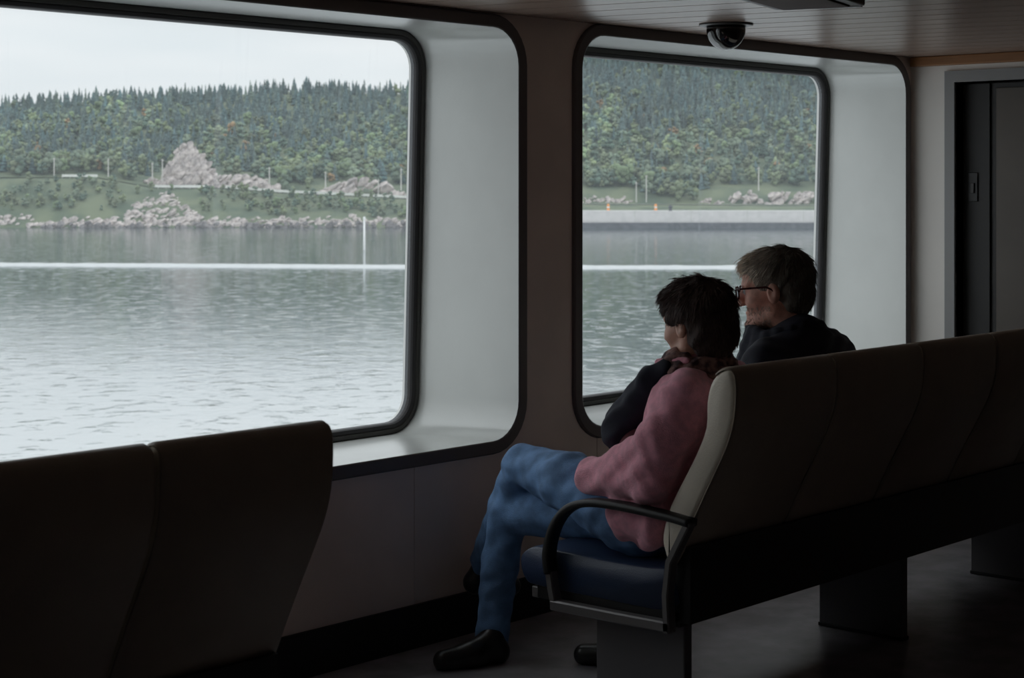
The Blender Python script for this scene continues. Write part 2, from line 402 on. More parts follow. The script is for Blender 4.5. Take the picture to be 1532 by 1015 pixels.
def window(name, w):
    root = empty(name, ((w['x0'] + w['x1']) / 2, WY, w['z0']), kind='structure')
    ox, oy, oz = root.location
    L = lambda x, y, z: (x - ox, y - oy, z - oz)
    inn = lambda d, r: rrect(w['x0'] - d, w['x1'] + d, w['z0'] - d, w['z1'] + d, r)
    r = w['r']
    # dark frame on the wall face, proud of it, with a small lip into the opening
    rings = [[L(x, WY + 0.004, z) for x, z in inn(0.050, r + 0.05)],
             [L(x, WY - 0.012, z) for x, z in inn(0.048, r + 0.048)],
             [L(x, WY - 0.016, z) for x, z in inn(0.043, r + 0.043)],
             [L(x, WY - 0.016, z) for x, z in inn(0.006, r + 0.006)],
             [L(x, WY - 0.014, z) for x, z in inn(0.002, r)],
             [L(x, WY - 0.011, z) for x, z in inn(0.0, r)]]
    loft('frame', rings, M['trim'], root, smooth=False)
    # the glass plane leans: its foot stands further out than its head
    z_lo, z_hi = 0.652, 2.202; g0, g1 = w['gx0'], w['gx1']
    def gy(z): return GY0 + (GY1 - GY0) * (z_hi - z) / (z_hi - z_lo)
    out = lambda d, rr, dy=0: [L(x, gy(z) + dy, z) for x, z in rrect(g0 + d, g1 - d, z_lo + d, z_hi - d, rr)]
    a = [L(x, WY - 0.012, z) for x, z in inn(0.0, r)]
    b = out(0.0, 0.145)
    rg = []
    for k in range(9):
        t = k / 8; rg.append([tuple(p + (q - p) * t for p, q in zip(pa, pb)) for pa, pb in zip(a, b)])
    loft('reveal', rg, M['lining'], root, smooth=True)
    rings = [out(-0.004, 0.149, 0.0), out(-0.002, 0.147, -0.016), out(0.006, 0.139, -0.022), out(0.020, 0.125, -0.022), out(0.026, 0.119, -0.014), out(0.028, 0.117, 0.03)]
    loft('gasket', rings, M['gasket_metal'], root, smooth=False)
    rings = [out(0.024, 0.121, -0.016), out(0.026, 0.119, -0.020), out(0.038, 0.107, -0.016), out(0.042, 0.103, -0.008), out(0.043, 0.102, 0.02)]
    loft('rubber_seal', rings, M['rubber'], root, smooth=False)
    ring = out(0.036, 0.109, 0.004)
    bm = bmesh.new(); bm.faces.new([bm.verts.new(p) for p in ring]); from_bm('pane', bm, M['pane'], root)
    # pale outer edge of the hull opening, seen edge on beyond the glass
    loft('outer_rim', [out(0.040, 0.105, 0.012), out(0.040, 0.105, 0.034), out(-0.12, 0.2, 0.036), out(-0.12, 0.2, 0.012)], M['hull'], root, smooth=False)
    return root
window('window_1', W1); window('window_2', W2); window('window_added', W0)

# ceiling: boards laid at a slight angle, dark joints between them
ceil = empty('ceiling', (0, 0, CZ), kind='structure')
CA = math.radians(13.0); pdir = Vector((-math.sin(CA), math.cos(CA))); pn = Vector((math.cos(CA), math.sin(CA)))
def clip(poly, a, b, c):   # keep a*x+b*y<=c
    o = []
    for i in range(len(poly)):
        p, q = poly[i], poly[(i + 1) % len(poly)]
        dp, dq = a * p[0] + b * p[1] - c, a * q[0] + b * q[1] - c
        if dp <= 0: o.append(p)
        if dp * dq < 0:
            t = dp / (dp - dq); o.append((p[0] + (q[0] - p[0]) * t, p[1] + (q[1] - p[1]) * t))
    return o
CX0, CX1, CY0, CY1 = XL, XE, YB, WY + 0.005
PW = 0.185; k0 = -26
for k in range(-26, 60):
    off = 5.60 + k * PW - 0.0
    c = pn * off
    q = []
    for sp, sl in ((0.0055, -14), (PW - 0.0055, -14), (PW - 0.0055, 14), (0.0055, 14)):
        v = c + pn * sp + pdir * sl; q.append((v.x, v.y))
    for (a, b, cc) in ((1, 0, CX1), (-1, 0, -CX0), (0, 1, CY1), (0, -1, -CY0)): q = clip(q, a, b, cc) if q else q
    if len(q) < 3: continue
    bm = bmesh.new()
    f = bm.faces.new([bm.verts.new((x, y, 0)) for x, y in q])
    r = bmesh.ops.extrude_face_region(bm, geom=[f]); bmesh.ops.translate(bm, vec=(0, 0, 0.012), verts=[v for v in r['geom'] if isinstance(v, bmesh.types.BMVert)])
    from_bm('ceiling_plank', bm, M['plank'], ceil)
box('plank_backing', CX0, CX1, CY0, CY1 + 0.3, 0.013, 0.06, M['gap'], ceil)

# end wall with the doorway
DY1, DY0, DZ = 4.085, 3.02, 2.105      # doorway opening
ew = empty('wall_front', (XE, 0, 0), kind='structure')
box('wall_panel', 0, 0.10, DY1 + 0.0, WY, 0, CZ, M['endwall'], ew)
box('wall_panel', 0, 0.10, YB, DY0, 0, CZ, M['dark'], ew)
box('wall_panel', 0, 0.10, DY0, DY1, DZ, CZ, M['endwall'], ew)
box('wall_panel', 0.118, 0.16, DY0 - 0.08, DY1 + 0.08, 0.0, DZ + 0.09, M['dark'], ew)  # unseen panel added behind the door to block light leaking under it
bw = box('wall_back', XL, XE + 2.2, YB - 0.05, YB, 0, CZ, M['dark']); tag(bw, kind='structure')
rw = box('wall_right', XL - 0.05, XL, YB, WY, 0, CZ, M['dark']); tag(rw, kind='structure')
d = empty('door_1', (XE, DY1, 0), kind='structure')
def dl(name, x0, x1, y0, y1, z0, z1, m, par=None, bev=0.003):
    return box(name, x0, x1, y0 - DY1, y1 - DY1, z0, z1, m, par or d, bev)
bm = bmesh.new()
box_bm(bm, -0.018, 0.12, 0.0, 0.052, 0, DZ + 0.055); box_bm(bm, -0.018, 0.12, DY0 - DY1 - 0.05, DY0 - DY1, 0, DZ + 0.055); box_bm(bm, -0.018, 0.12, DY0 - DY1, 0, DZ, DZ + 0.055)
from_bm('door_frame', bm, M['doorframe'], d)
leaf = dl('leaf', 0.075, 0.115, DY0, DY1 - 0.002, 0.02, DZ - 0.005, M['door'])
st = dl('stile', 0.062, 0.076, DY1 - 0.145, DY1 - 0.004, 0.02, DZ - 0.006, M['door'])
dl('leaf_panel', 0.066, 0.076, DY0 + 0.02, DY1 - 0.175, 0.10, DZ - 0.03, M['doorpanel'])
lt = dl('latch_plate', 0.054, 0.063, DY1 - 0.085, DY1 - 0.035, 1.53, 1.67, M['blackmetal'])
dl('latch', 0.045, 0.056, DY1 - 0.07, DY1 - 0.05, 1.57, 1.62, M['plate'])
co = box('trim_1', XE - 0.045, XE, YB, WY - 0.02, 2.188, CZ - 0.001, M['wood'], bev=0.004); tag(co, kind='structure')

# ------------------------------------------------------------------ seats
PROF = [(3.125, 0.478), (3.152, 0.525), (3.157, 0.572), (3.132, 0.652), (3.090, 0.727), (3.036, 0.820), (3.001, 0.900), (2.997, 0.975), (2.982, 1.030),
        (2.952, 1.066), (2.915, 1.079), (2.892, 1.062), (2.886, 1.010), (2.893, 0.930), (2.915, 0.860), (2.950, 0.790), (3.000, 0.697), (3.045, 0.610), (3.085, 0.530)]
PR = [(p[0], p[1]) for p in catmull([(y, z, 0) for y, z in PROF], 3, True)]
def offset_prof(d):
    n = len(PR); out = []
    for i in range(n):
        a, b = Vector(PR[i - 1]), Vector(PR[(i + 1) % n]); t = (b - a).normalized(); nr = Vector((t.y, -t.x))
        out.append(Vector(PR[i]) - nr * d)
    return out
_area = sum(PR[i][0] * PR[(i + 1) % len(PR)][1] - PR[(i + 1) % len(PR)][0] * PR[i][1] for i in range(len(PR)))
SGN = 1 if _area > 0 else -1
def seat_back(x0, x1, par):
    rings = []
    for t, ins in ((0.0, 0.020), (0.004, 0.010), (0.012, 0.004), (0.028, 0.0), (0.5, -0.002), (-0.028, 0.0), (-0.012, 0.004), (-0.004, 0.010), (-0.0, 0.020)):
        x = x0 + 0.002 + t if (t < 0.5 and t >= 0 and len(rings) < 5) else ((x0 + x1) / 2 if t == 0.5 else x1 - 0.002 + t)
        rings.append([(x, p.x, p.y) for p in offset_prof(ins * SGN)])
    sb = loft('seat_back', rings, M['vinyl'], par, True, True, True)
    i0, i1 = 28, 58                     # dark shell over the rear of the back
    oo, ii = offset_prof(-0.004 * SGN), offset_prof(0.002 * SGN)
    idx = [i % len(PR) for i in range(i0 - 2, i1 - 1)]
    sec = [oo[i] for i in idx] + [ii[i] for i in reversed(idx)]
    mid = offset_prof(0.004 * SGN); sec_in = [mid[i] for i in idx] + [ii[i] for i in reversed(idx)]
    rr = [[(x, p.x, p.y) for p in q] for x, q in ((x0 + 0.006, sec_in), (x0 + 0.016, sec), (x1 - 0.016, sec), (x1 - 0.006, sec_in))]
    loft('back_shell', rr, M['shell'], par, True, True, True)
    return sb
CUSH = [(3.115, 0.345), (3.110, 0.44), (3.135, 0.468), (3.22, 0.462), (3.40, 0.458), (3.60, 0.462), (3.68, 0.458), (3.727, 0.430), (3.735, 0.395), (3.715, 0.350), (3.66, 0.335), (3.4, 0.335)]
CR = [(p[0], p[1]) for p in catmull([(y, z, 0) for y, z in CUSH], 3, True)]
def cushion(x0, x1, par):
    cy = sum(p[0] for p in CR) / len(CR); cz = sum(p[1] for p in CR) / len(CR)
    rings = []
    for x, s in ((x0 + 0.003, 0.90), (x0 + 0.010, 0.965), (x0 + 0.028, 1.0), ((x0 + x1) / 2, 1.01), (x1 - 0.028, 1.0), (x1 - 0.010, 0.965), (x1 - 0.003, 0.90)):
        k = 0.04 * (1 - s) * 10
        rings.append([(x, cy + (y - cy) * (1 - (1 - s) * 0.35), cz + (z - cz) * s) for y, z in CR])
    return loft('cushion', rings, M['navyvinyl'], par, True, True, True)

def arm_frame(x, par):
    pts = [(x, 3.030, 0.622), (x, 3.12, 0.632), (x, 3.30, 0.640), (x, 3.42, 0.634), (x, 3.50, 0.606), (x, 3.555, 0.545), (x, 3.582, 0.46), (x, 3.575, 0.395)]
    loft('armrest', tube_rings(catmull(pts, 5), 0.050, 0.024, (1, 0, 0)), M['pad'], par, True, True, True)
    loft('front_post', tube_rings([(x, 3.575, 0.40), (x, 3.566, 0.35), (x, 3.552, 0.295)], 0.036, 0.026, (1, 0, 0)), M['greymetal'], par, False, True, True)
    loft('end_rail', tube_rings([(x, 3.562, 0.300), (x, 3.30, 0.303), (x, 3.105, 0.307)], 0.040, 0.032, (1, 0, 0)), M['greymetal'], par, False, True, True)
    loft('rear_post', tube_rings([(x, 3.112, 0.29), (x, 3.118, 0.40), (x, 3.105, 0.50), (x, 3.035, 0.625)], 0.040, 0.022, (1, 0, 0)), M['greymetal'], par, False, True, True)

def bank(x0, bounds, peds, label, arms=(True, True)):
    root = empty('seat_bank', (0, 0, 0), label=label, cat='seats')
    for a, b in zip(bounds[:-1], bounds[1:]):
        seat_back(a, b, root); cushion(a + 0.012, b - 0.002, root)
    X0, X1 = bounds[0], bounds[-1]
    bm = bmesh.new()
    box_bm(bm, X0 + 0.02, X1 - 0.02, 3.06, 3.115, 0.315, 0.54)
    box_bm(bm, X0 + 0.02, X1 - 0.02, 3.10, 3.66, 0.300, 0.345)
    from_bm('seat_beam', bm, M['blackmetal'], root)
    box('edge_strip', X0 + 0.02, X1 - 0.02, 3.655, 3.685, 0.298, 0.334, M['greymetal'], root, 0.004)
    for px in peds:
        p = box('pedestal', px - 0.02, px + 0.02, 3.12, 3.46, 0.012, 0.305, M['pedestal'], root, 0.004)
        box('foot_plate', px - 0.023, px + 0.023, 3.117, 3.463, 0.001, 0.014, M['blackmetal'], p, 0.002)
    if arms[0]: arm_frame(X0 - 0.012, root)
    if arms[1]: arm_frame(X1 + 0.012, root)
    return root
bank(0, [4.09, 4.630, 5.165, 5.680, 6.195, 6.71], [4.18, 5.45, 6.60], 'bank of five joined beige seats on grey pedestals, the couple sitting in it')
bank(0, [0.68, 1.15, 1.62, 2.095, 2.57], [0.85, 1.65, 2.40], 'empty bank of joined seats seen from behind under the large window', (True, False))

# ------------------------------------------------------------------ SDF figures
class SDF:
    def __init__(s, lo, hi, h):
        s.h = h; s.lo = np.array(lo, np.float32)
        s.n = np.ceil((np.array(hi) - np.array(lo)) / h).astype(int) + 1
        s.F = np.full(tuple(s.n), 0.15, np.float32)
    def _sub(s, lo, hi, pad):
        a = np.clip(np.floor((np.array(lo) - pad - s.lo) / s.h).astype(int), 0, s.n)
        b = np.clip(np.ceil((np.array(hi) + pad - s.lo) / s.h).astype(int) + 1, 0, s.n)
        g = [s.lo[i] + s.h * np.arange(a[i], b[i], dtype=np.float32) for i in range(3)]
        return tuple(slice(a[i], b[i]) for i in range(3)), g
    def _put(s, sl, d, k, op):
        F = s.F[sl]
        if op == 'sub': d = -d
        if k > 0:
            h = np.maximum(k - np.abs(F - d), 0) / k
            w = h * h * k * 0.25
        else: w = 0
        s.F[sl] = np.maximum(F, d) + w if op == 'sub' else np.minimum(F, d) - w
    def cap(s, a, b, ra, rb, k=0.02, op='add'):
        a = np.array(a, np.float32); b = np.array(b, np.float32); m = max(ra, rb)
        sl, g = s._sub(np.minimum(a, b) - m, np.maximum(a, b) + m, max(k, 0.02) + s.h * 2)
        X, Y, Z = np.meshgrid(*g, indexing='ij', sparse=True)
        ab = b - a; L = float(ab @ ab) + 1e-12
        t = np.clip(((X - a[0]) * ab[0] + (Y - a[1]) * ab[1] + (Z - a[2]) * ab[2]) / L, 0, 1)
        d = np.sqrt((X - a[0] - t * ab[0]) ** 2 + (Y - a[1] - t * ab[1]) ** 2 + (Z - a[2] - t * ab[2]) ** 2) - (ra + (rb - ra) * t)
        s._put(sl, d, k, op)
    def chain(s, P, Rr, k=0.02):
        for i in range(len(P) - 1): s.cap(P[i], P[i + 1], Rr[i], Rr[i + 1], k)
    def ell(s, c, r, k=0.02, op='add', rot=None):
        """ellipsoid; rot = 3x3 with rows = local axes"""
        c = np.array(c, np.float32); r = np.array(r, np.float32); m = float(r.max())
        sl, g = s._sub(c - m, c + m, max(k, 0.02) + s.h * 2)
        X, Y, Z = np.meshgrid(*g, indexing='ij', sparse=True)
        X = X - c[0]; Y = Y - c[1]; Z = Z - c[2]
        if rot is not None:
            A = np.array(rot, np.float32)
            X, Y, Z = (A[0, 0] * X + A[0, 1] * Y + A[0, 2] * Z, A[1, 0] * X + A[1, 1] * Y + A[1, 2] * Z, A[2, 0] * X + A[2, 1] * Y + A[2, 2] * Z)
        q = np.sqrt((X / r[0]) ** 2 + (Y / r[1]) ** 2 + (Z / r[2]) ** 2)
        q2 = np.sqrt((X / r[0] ** 2) ** 2 + (Y / r[1] ** 2) ** 2 + (Z / r[2] ** 2) ** 2) + 1e-6
        s._put(sl, q * (q - 1) / q2, k, op)
    def half(s, p, n):
        """cut away everything on the +n side of p"""
        g = [s.lo[i] + s.h * np.arange(s.n[i], dtype=np.float32) for i in range(3)]
        X, Y, Z = np.meshgrid(*g, indexing='ij', sparse=True)
        n = np.array(n, np.float32); n /= np.linalg.norm(n)
        s.F = np.maximum(s.F, (X - p[0]) * n[0] + (Y - p[1]) * n[1] + (Z - p[2]) * n[2])
    def folds(s, amp, freqs):
        g = [s.lo[i] + s.h * np.arange(s.n[i], dtype=np.float32) for i in range(3)]
        X, Y, Z = np.meshgrid(*g, indexing='ij', sparse=True)
        for (fx, fy, fz, ph, w, wf) in freqs:
            s.F += amp * w * np.sin(fx * X + fy * Y + fz * Z + ph + 1.7 * np.sin(wf * (X - Y) + ph) + 1.3 * np.sin(wf * 1.3 * Z + 2 * ph))
    def mesh(s):
        F = s.F; n = F.shape
        S = F < 0
        c = np.zeros((n[0] - 1, n[1] - 1, n[2] - 1), np.uint8)
        offs = [(i, j, k) for i in (0, 1) for j in (0, 1) for k in (0, 1)]
        for (i, j, k) in offs: c += S[i:n[0] - 1 + i, j:n[1] - 1 + j, k:n[2] - 1 + k]
        act = np.argwhere((c > 0) & (c < 8))
        vals = np.stack([F[act[:, 0] + i, act[:, 1] + j, act[:, 2] + k] for (i, j, k) in offs], 1)
        acc = np.zeros((len(act), 3), np.float32); cnt = np.zeros(len(act), np.float32)
        O = np.array(offs, np.float32)
        for a in range(8):
            for b in range(a + 1, 8):
                if np.abs(O[a] - O[b]).sum() != 1: continue
                va, vb = vals[:, a], vals[:, b]; m = (va < 0) != (vb < 0)
                t = np.where(m, va / np.where(m, va - vb, 1), 0)
                acc += np.where(m[:, None], O[a] + (O[b] - O[a]) * t[:, None], 0); cnt += m
        V = (act + acc / cnt[:, None]) * s.h + s.lo
        idx = np.full(c.shape, -1, np.int32); idx[act[:, 0], act[:, 1], act[:, 2]] = np.arange(len(act))
        quads = []
        for ax in range(3):
            sl0 = [slice(1, n[i] - 1) for i in range(3)]; sl1 = list(sl0)
            sl0[ax] = slice(0, n[ax] - 1); sl1[ax] = slice(1, n[ax])
            s0, s1 = S[tuple(sl0)], S[tuple(sl1)]
            e = np.argwhere(s0 != s1); flip = s0[e[:, 0], e[:, 1], e[:, 2]]
            e = e + 1; e[:, ax] -= 1
            u, v = (ax + 1) % 3, (ax + 2) % 3
            def at(du, dv):
                q = e.copy(); q[:, u] -= du; q[:, v] -= dv
                return idx[q[:, 0], q[:, 1], q[:, 2]]
            Q = np.stack([at(1, 1), at(0, 1), at(0, 0), at(1, 0)], 1)
            Q = np.where(flip[:, None], Q, Q[:, ::-1]); quads.append(Q)
        Q = np.concatenate(quads); Q = Q[(Q >= 0).all(1)]
        return V, Q

def rotz(yaw, pitch=0.0, roll=0.0):
    return np.array(Matrix.Rotation(yaw, 3, 'Z') @ Matrix.Rotation(pitch, 3, 'X') @ Matrix.Rotation(roll, 3, 'Y'))

class Head:
    """local axes: x = person's right, y = forward, z = up; centre between the ears"""
    def __init__(s, c, yaw, pitch=0.0, roll=0.0, k=1.0):
        s.c = np.array(c); s.A = rotz(yaw, pitch, roll); s.k = k
    def w(s, x, y, z): return s.c + s.A @ (np.array((x, y, z)) * s.k)
    def E(s, f, c, r, kk=0.012, op='add', rot=None):
        A = s.A.T if rot is None else rot @ s.A.T
        f.ell(s.w(*c), np.array(r) * s.k, kk, op, A)
    def C(s, f, a, b, ra, rb, kk=0.012, op='add'): f.cap(s.w(*a), s.w(*b), ra * s.k, rb * s.k, kk, op)

def add_head(f, H, male=False):
    H.E(f, (0, -0.012, 0.030), (0.074, 0.094, 0.082), 0.02)
    H.E(f, (0, 0.030, -0.030), (0.060, 0.062, 0.080), 0.03)
    H.E(f, (0, 0.060, 0.045), (0.052, 0.036, 0.042), 0.03)           # forehead
    for sx in (-1, 1):
        H.C(f, (sx * 0.050, 0.000, -0.070), (sx * 0.018, 0.078, -0.103), 0.020, 0.016, 0.03)   # jaw
        H.E(f, (sx * 0.040, 0.056, -0.026), (0.022, 0.024, 0.020), 0.03)                  # cheekbone
        H.C(f, (sx * 0.014, 0.090, 0.020), (sx * 0.046, 0.072, 0.020), 0.010, 0.009, 0.014)   # brow
        H.E(f, (sx * 0.031, 0.094, 0.000), (0.017, 0.013, 0.012), 0.012, 'sub')           # socket
        H.E(f, (sx * 0.031, 0.076, 0.000), (0.0135, 0.0135, 0.0135), 0.004)               # eyelids
        H.E(f, (sx * 0.078, -0.010, -0.008), (0.010, 0.020, 0.033), 0.010)                # ear
        H.E(f, (sx * 0.088, -0.004, -0.004), (0.007, 0.010, 0.018), 0.005, 'sub')
    H.C(f, (0, 0.092, 0.012), (0, 0.112, -0.032), 0.009, 0.014, 0.014)                # nose
    for sx in (-1, 1): H.E(f, (sx * 0.012, 0.102, -0.036), (0.009, 0.010, 0.008), 0.008)
    H.E(f, (0, 0.084, -0.066), (0.024, 0.013, 0.008), 0.010)                          # lips
    H.E(f, (0, 0.082, -0.078), (0.021, 0.013, 0.008), 0.008)
    H.E(f, (0, 0.100, -0.072), (0.024, 0.008, 0.0025), 0.004, 'sub')
    H.E(f, (0, 0.082, -0.107), (0.022, 0.018, 0.017), 0.02)                           # chin

def add_hand(f, wrist, fdir, palm_n, side, k=1.0, curl=0.5):
    """palm with four bent fingers and a thumb; palm_n points out of the palm"""
    w = np.array(wrist, float); d = np.array(fdir, float); d /= np.linalg.norm(d)
    n = np.array(palm_n, float); n -= d * (n @ d); n /= np.linalg.norm(n); s = np.cross(d, n) * side
    for i in range(4):
        o = (i - 1.5) * 0.019 * k
        kn = w + d * 0.085 * k + s * o
        f.cap(w + d * 0.015 * k + s * o * 0.6, kn, 0.015 * k, 0.0115 * k, 0.010)
        L = (0.040, 0.045, 0.042, 0.033)[i] * k; p = kn; a = curl * 0.6
        for j, (l, r0, r1) in enumerate(((L, 0.0102, 0.0092), (L * 0.62, 0.0092, 0.0083), (L * 0.5, 0.0083, 0.0070))):
            q = p + (d * math.cos(a) + n * math.sin(a)) * l
            f.cap(p, q, r0 * k, r1 * k, 0.003); p = q; a += curl * 0.9
    b = w + d * 0.022 * k - s * 0.022 * k
    t1 = b + (d * 0.65 - s * 0.75 + n * 0.25) * 0.042 * k
    t2 = t1 + (d * 0.9 - s * 0.25 + n * 0.35) * 0.034 * k
    t3 = t2 + (d * 0.95 + n * 0.40) * 0.026 * k
    f.cap(b, t1, 0.015 * k, 0.0125 * k, 0.010); f.cap(t1, t2, 0.0118 * k, 0.0105 * k, 0.004); f.cap(t2, t3, 0.0105 * k, 0.0085 * k, 0.004)

def add_shoe(f, heel, toe, k=1.0, up=(0, 0, 1)):
    h = np.array(heel, float); t = np.array(toe, float); u = np.array(up, float)
    d = (t - h); L = np.linalg.norm(d); d /= L
    f.cap(h + u * 0.036, h + d * L * 0.45 + u * 0.036, 0.036, 0.038, 0.02)
    f.cap(h + d * L * 0.45 + u * 0.034, h + d * (L - 0.04) + u * 0.030, 0.044, 0.036, 0.03)
    f.cap(h + u * 0.04, h + u * 0.085 + d * 0.015, 0.037, 0.036, 0.02)
    f.cap(h + d * L * 0.35 + u * 0.05, h + u * 0.085 + d * 0.03, 0.032, 0.034, 0.03)

def hair_strands(roots, dirs, norms, length, rad, seed, droop=0.6, tint=(0.7, 1.3), wild=0.35, along=None):
    rng = np.random.default_rng(seed); n = len(roots); segs = 5
    L = length * rng.uniform(0.7, 1.25, n)
    d = dirs + rng.normal(0, wild * 0.5, (n, 3)); d /= np.linalg.norm(d, axis=1)[:, None]
    P = roots.copy(); V = []; side = np.cross(d, norms); side /= np.linalg.norm(side, axis=1)[:, None] + 1e-9
    lift = rng.uniform(0.0, 0.38, n) * wild * 2
    rr = rad * rng.uniform(0.7, 1.3, n)
    for k in range(segs):
        t = k / (segs - 1); r = rr * (1 - 0.85 * t)
        nn = norms
        for a in range(3):
            an = 2 * PI * a / 3
            V.append(P + side * (r * math.cos(an))[:, None] + nn * (r * math.sin(an))[:, None])
        step = d * (1 - 0.25 * t) + norms * (lift * (1 - 1.6 * t))[:, None] + np.array((0, 0, -droop * t))
        P = P + step * (L / (segs - 1))[:, None]
    V = np.stack(V, 1)          # n, segs*3, 3
    F = []
    for k in range(segs - 1):
        for a in range(3):
            b = (a + 1) % 3; F.append((k * 3 + a, k * 3 + b, k * 3 + 3 + b, k * 3 + 3 + a))
    F = np.array(F); FF = (F[None] + (np.arange(n) * segs * 3)[:, None, None]).reshape(-1, 4)
    base = rng.uniform(tint[0], tint[1], n)
    if along is not None: base = base * along
    T = np.repeat(base, segs * 3)[:, None] * np.ones((1, 3))
    return V.reshape(-1, 3), FF, T

def nearest_normals(V, Q, pts_idx):
    e1 = V[Q[:, 2]] - V[Q[:, 0]]; e2 = V[Q[:, 3]] - V[Q[:, 1]]
    fn = np.cross(e1, e2); N = np.zeros_like(V)
    for c in range(4): np.add.at(N, Q[:, c], fn)
    N /= np.linalg.norm(N, axis=1)[:, None] + 1e-12
    return N

def part(name, sdf, m, parent, tint=None):
    V, Q = sdf.mesh()
    return np_mesh(name, V - np.array(parent.location)[None] if parent is not None else V, Q, m, parent, True, tint)

# ---------- the woman
def build_woman():
    hip = [(4.225, 3.40, 0.57), (4.375, 3.40, 0.56)]
    LK, LA = (4.30, 3.890, 0.672), (4.43, 4.190, 0.285)
    RK, RA = (4.325, 3.985, 0.492), (4.275, 4.015, 0.085)
    sh = [(4.155, 3.100, 0.985), (4.455, 3.150, 0.985)]
    LE, LW = (4.105, 3.200, 0.725), (4.185, 3.475, 0.690)
    RE, RW = (4.535, 3.290, 0.735), (4.375, 3.520, 0.690)
    H = Head((4.300, 3.178, 1.181), -0.09, -0.12, 0.02, 1.06)
    neck = (4.305, 3.165, 1.075)
    f = SDF((3.95, 2.95, -0.03), (4.70, 4.40, 1.40), 0.0052)
    f.cap((4.25, 3.33, 0.58), (4.36, 3.33, 0.58), 0.105, 0.105, 0.05)
    f.cap((4.25, 3.22, 0.76), (4.36, 3.22, 0.76), 0.090, 0.090, 0.08)
    f.cap((4.24, 3.16, 0.92), (4.37, 3.16, 0.92), 0.095, 0.095, 0.08)
    f.cap(sh[0], sh[1], 0.048, 0.048, 0.05)
    f.cap((4.305, 3.150, 1.00), H.w(0, -0.02, -0.05), 0.056, 0.050, 0.04)
    for s, e, w in ((sh[0], LE, LW), (sh[1], RE, RW)): f.chain([s, e, w], [0.045, 0.038, 0.027], 0.02)
    add_hand(f, LW, (0.75, 0.30, -0.55), (0.25, -0.35, -0.9), 1, 1.0, 0.55)
    add_hand(f, RW, (-0.80, 0.10, -0.45), (-0.2, -0.3, -0.9), -1, 1.0, 0.55)
    f.chain([hip[0], LK, LA], [0.080, 0.052, 0.036], 0.03)
    f.chain([hip[1], RK, RA], [0.080, 0.052, 0.036], 0.03)
    f.chain([LA, (4.42, 4.225, 0.22), (4.52, 4.22, 0.19)], [0.036, 0.03, 0.024], 0.02); f.chain([RA, (4.22, 4.03, 0.045), (4.10, 4.045, 0.03)], [0.036, 0.03, 0.024], 0.02)
    add_head(f, H)
    V, Q = f.mesh()
    body = np_mesh('person', V, Q, M['skin'])
    tag(body, 'seated woman with short dark hair, pink jacket and blue jeans, legs crossed', 'person')
    # jeans
    j = SDF((4.05, 3.15, -0.02), (4.62, 4.36, 0.86), 0.006)
    j.cap((4.25, 3.34, 0.57), (4.36, 3.34, 0.57), 0.118, 0.118, 0.04)
    j.chain([hip[0], (4.262, 3.66, 0.648), LK], [0.102, 0.092, 0.070], 0.03)
    j.chain([LK, (4.37, 4.03, 0.50), LA], [0.068, 0.066, 0.052], 0.02)
    j.chain([hip[1], (4.35, 3.70, 0.535), RK], [0.100, 0.086, 0.068], 0.02)
    j.chain([RK, (4.305, 4.005, 0.32), (4.275, 4.015, 0.06)], [0.066, 0.062, 0.056], 0.02)
    j.half((4.3, 3.3, 0.72), (0, -0.3, 1)); j.half((4.27, 4.0, 0.045), (0, 0, -1))
    j.folds(0.0016, [(30, 60, 45, 0.3, 1, 14), (-40, 25, 95, 1.9, 0.9, 9), (70, -30, 20, 4.0, 0.6, 17)])
    part('jeans', j, M['jeans'], body)
    # shoes
    s = SDF((3.95, 3.85, -0.03), (4.40, 4.20, 0.20), 0.005)
    add_shoe(s, (4.275, 3.985, 0.0), (4.055, 4.075, 0.0)); s.half((4.2, 4, 0.004), (0, 0, -1)); part('shoe', s, M['shoe'], body)
    s = SDF((4.30, 4.10, 0.04), (4.70, 4.328, 0.40), 0.005)
    add_shoe(s, (4.405, 4.232, 0.175), (4.62, 4.215, 0.135), up=(0.12, -0.25, 0.96)); part('shoe', s, M['shoe'], body)
    # jacket: trunk, two sleeves with thick cuffs, loose hem over the hip
    c = SDF((3.93, 2.98, 0.44), (4.70, 3.66, 1.14), 0.0055)
    c.cap((4.23, 3.31, 0.60), (4.38, 3.31, 0.60), 0.122, 0.122, 0.05)
    c.cap((4.23, 3.23, 0.76), (4.38, 3.23, 0.76), 0.116, 0.116, 0.08)
    c.cap((4.225, 3.165, 0.92), (4.385, 3.17, 0.92), 0.122, 0.122, 0.08)
    c.cap((4.185, 3.115, 0.985), (4.43, 3.15, 0.985), 0.062, 0.062, 0.05)
    c.cap((4.305, 3.15, 1.00), (4.305, 3.165, 1.06), 0.082, 0.072, 0.04)
    c.chain([sh[0], (4.118, 3.155, 0.86), LE], [0.066, 0.074, 0.068], 0.03)
    c.cap((4.118, 3.200, 0.830), (4.150, 3.370, 0.735), 0.058, 0.056, 0.04)
    c.chain([LE, (4.145, 3.350, 0.712), (4.172, 3.455, 0.698)], [0.064, 0.062, 0.058], 0.02)
    c.cap((4.168, 3.430, 0.700), (4.182, 3.490, 0.694), 0.060, 0.062, 0.006)
    c.chain([sh[1], RE, (4.40, 3.50, 0.695)], [0.072, 0.064, 0.056], 0.03)
    c.chain([(4.206, 3.140, 1.078), (4.206, 3.200, 1.074), (4.228, 3.262, 1.054), (4.262, 3.292, 1.025)], [0.010, 0.012, 0.013, 0.013], 0.010)
    c.cap((4.135, 3.215, 0.600), (4.135, 3.34, 0.590), 0.048, 0.040, 0.04)
    c.cap((4.130, 3.215, 0.545), (4.130, 3.235, 0.525), 0.030, 0.022, 0.04)
    c.half((4.195, 3.520, 0.690), (0.28, 0.93, -0.10))
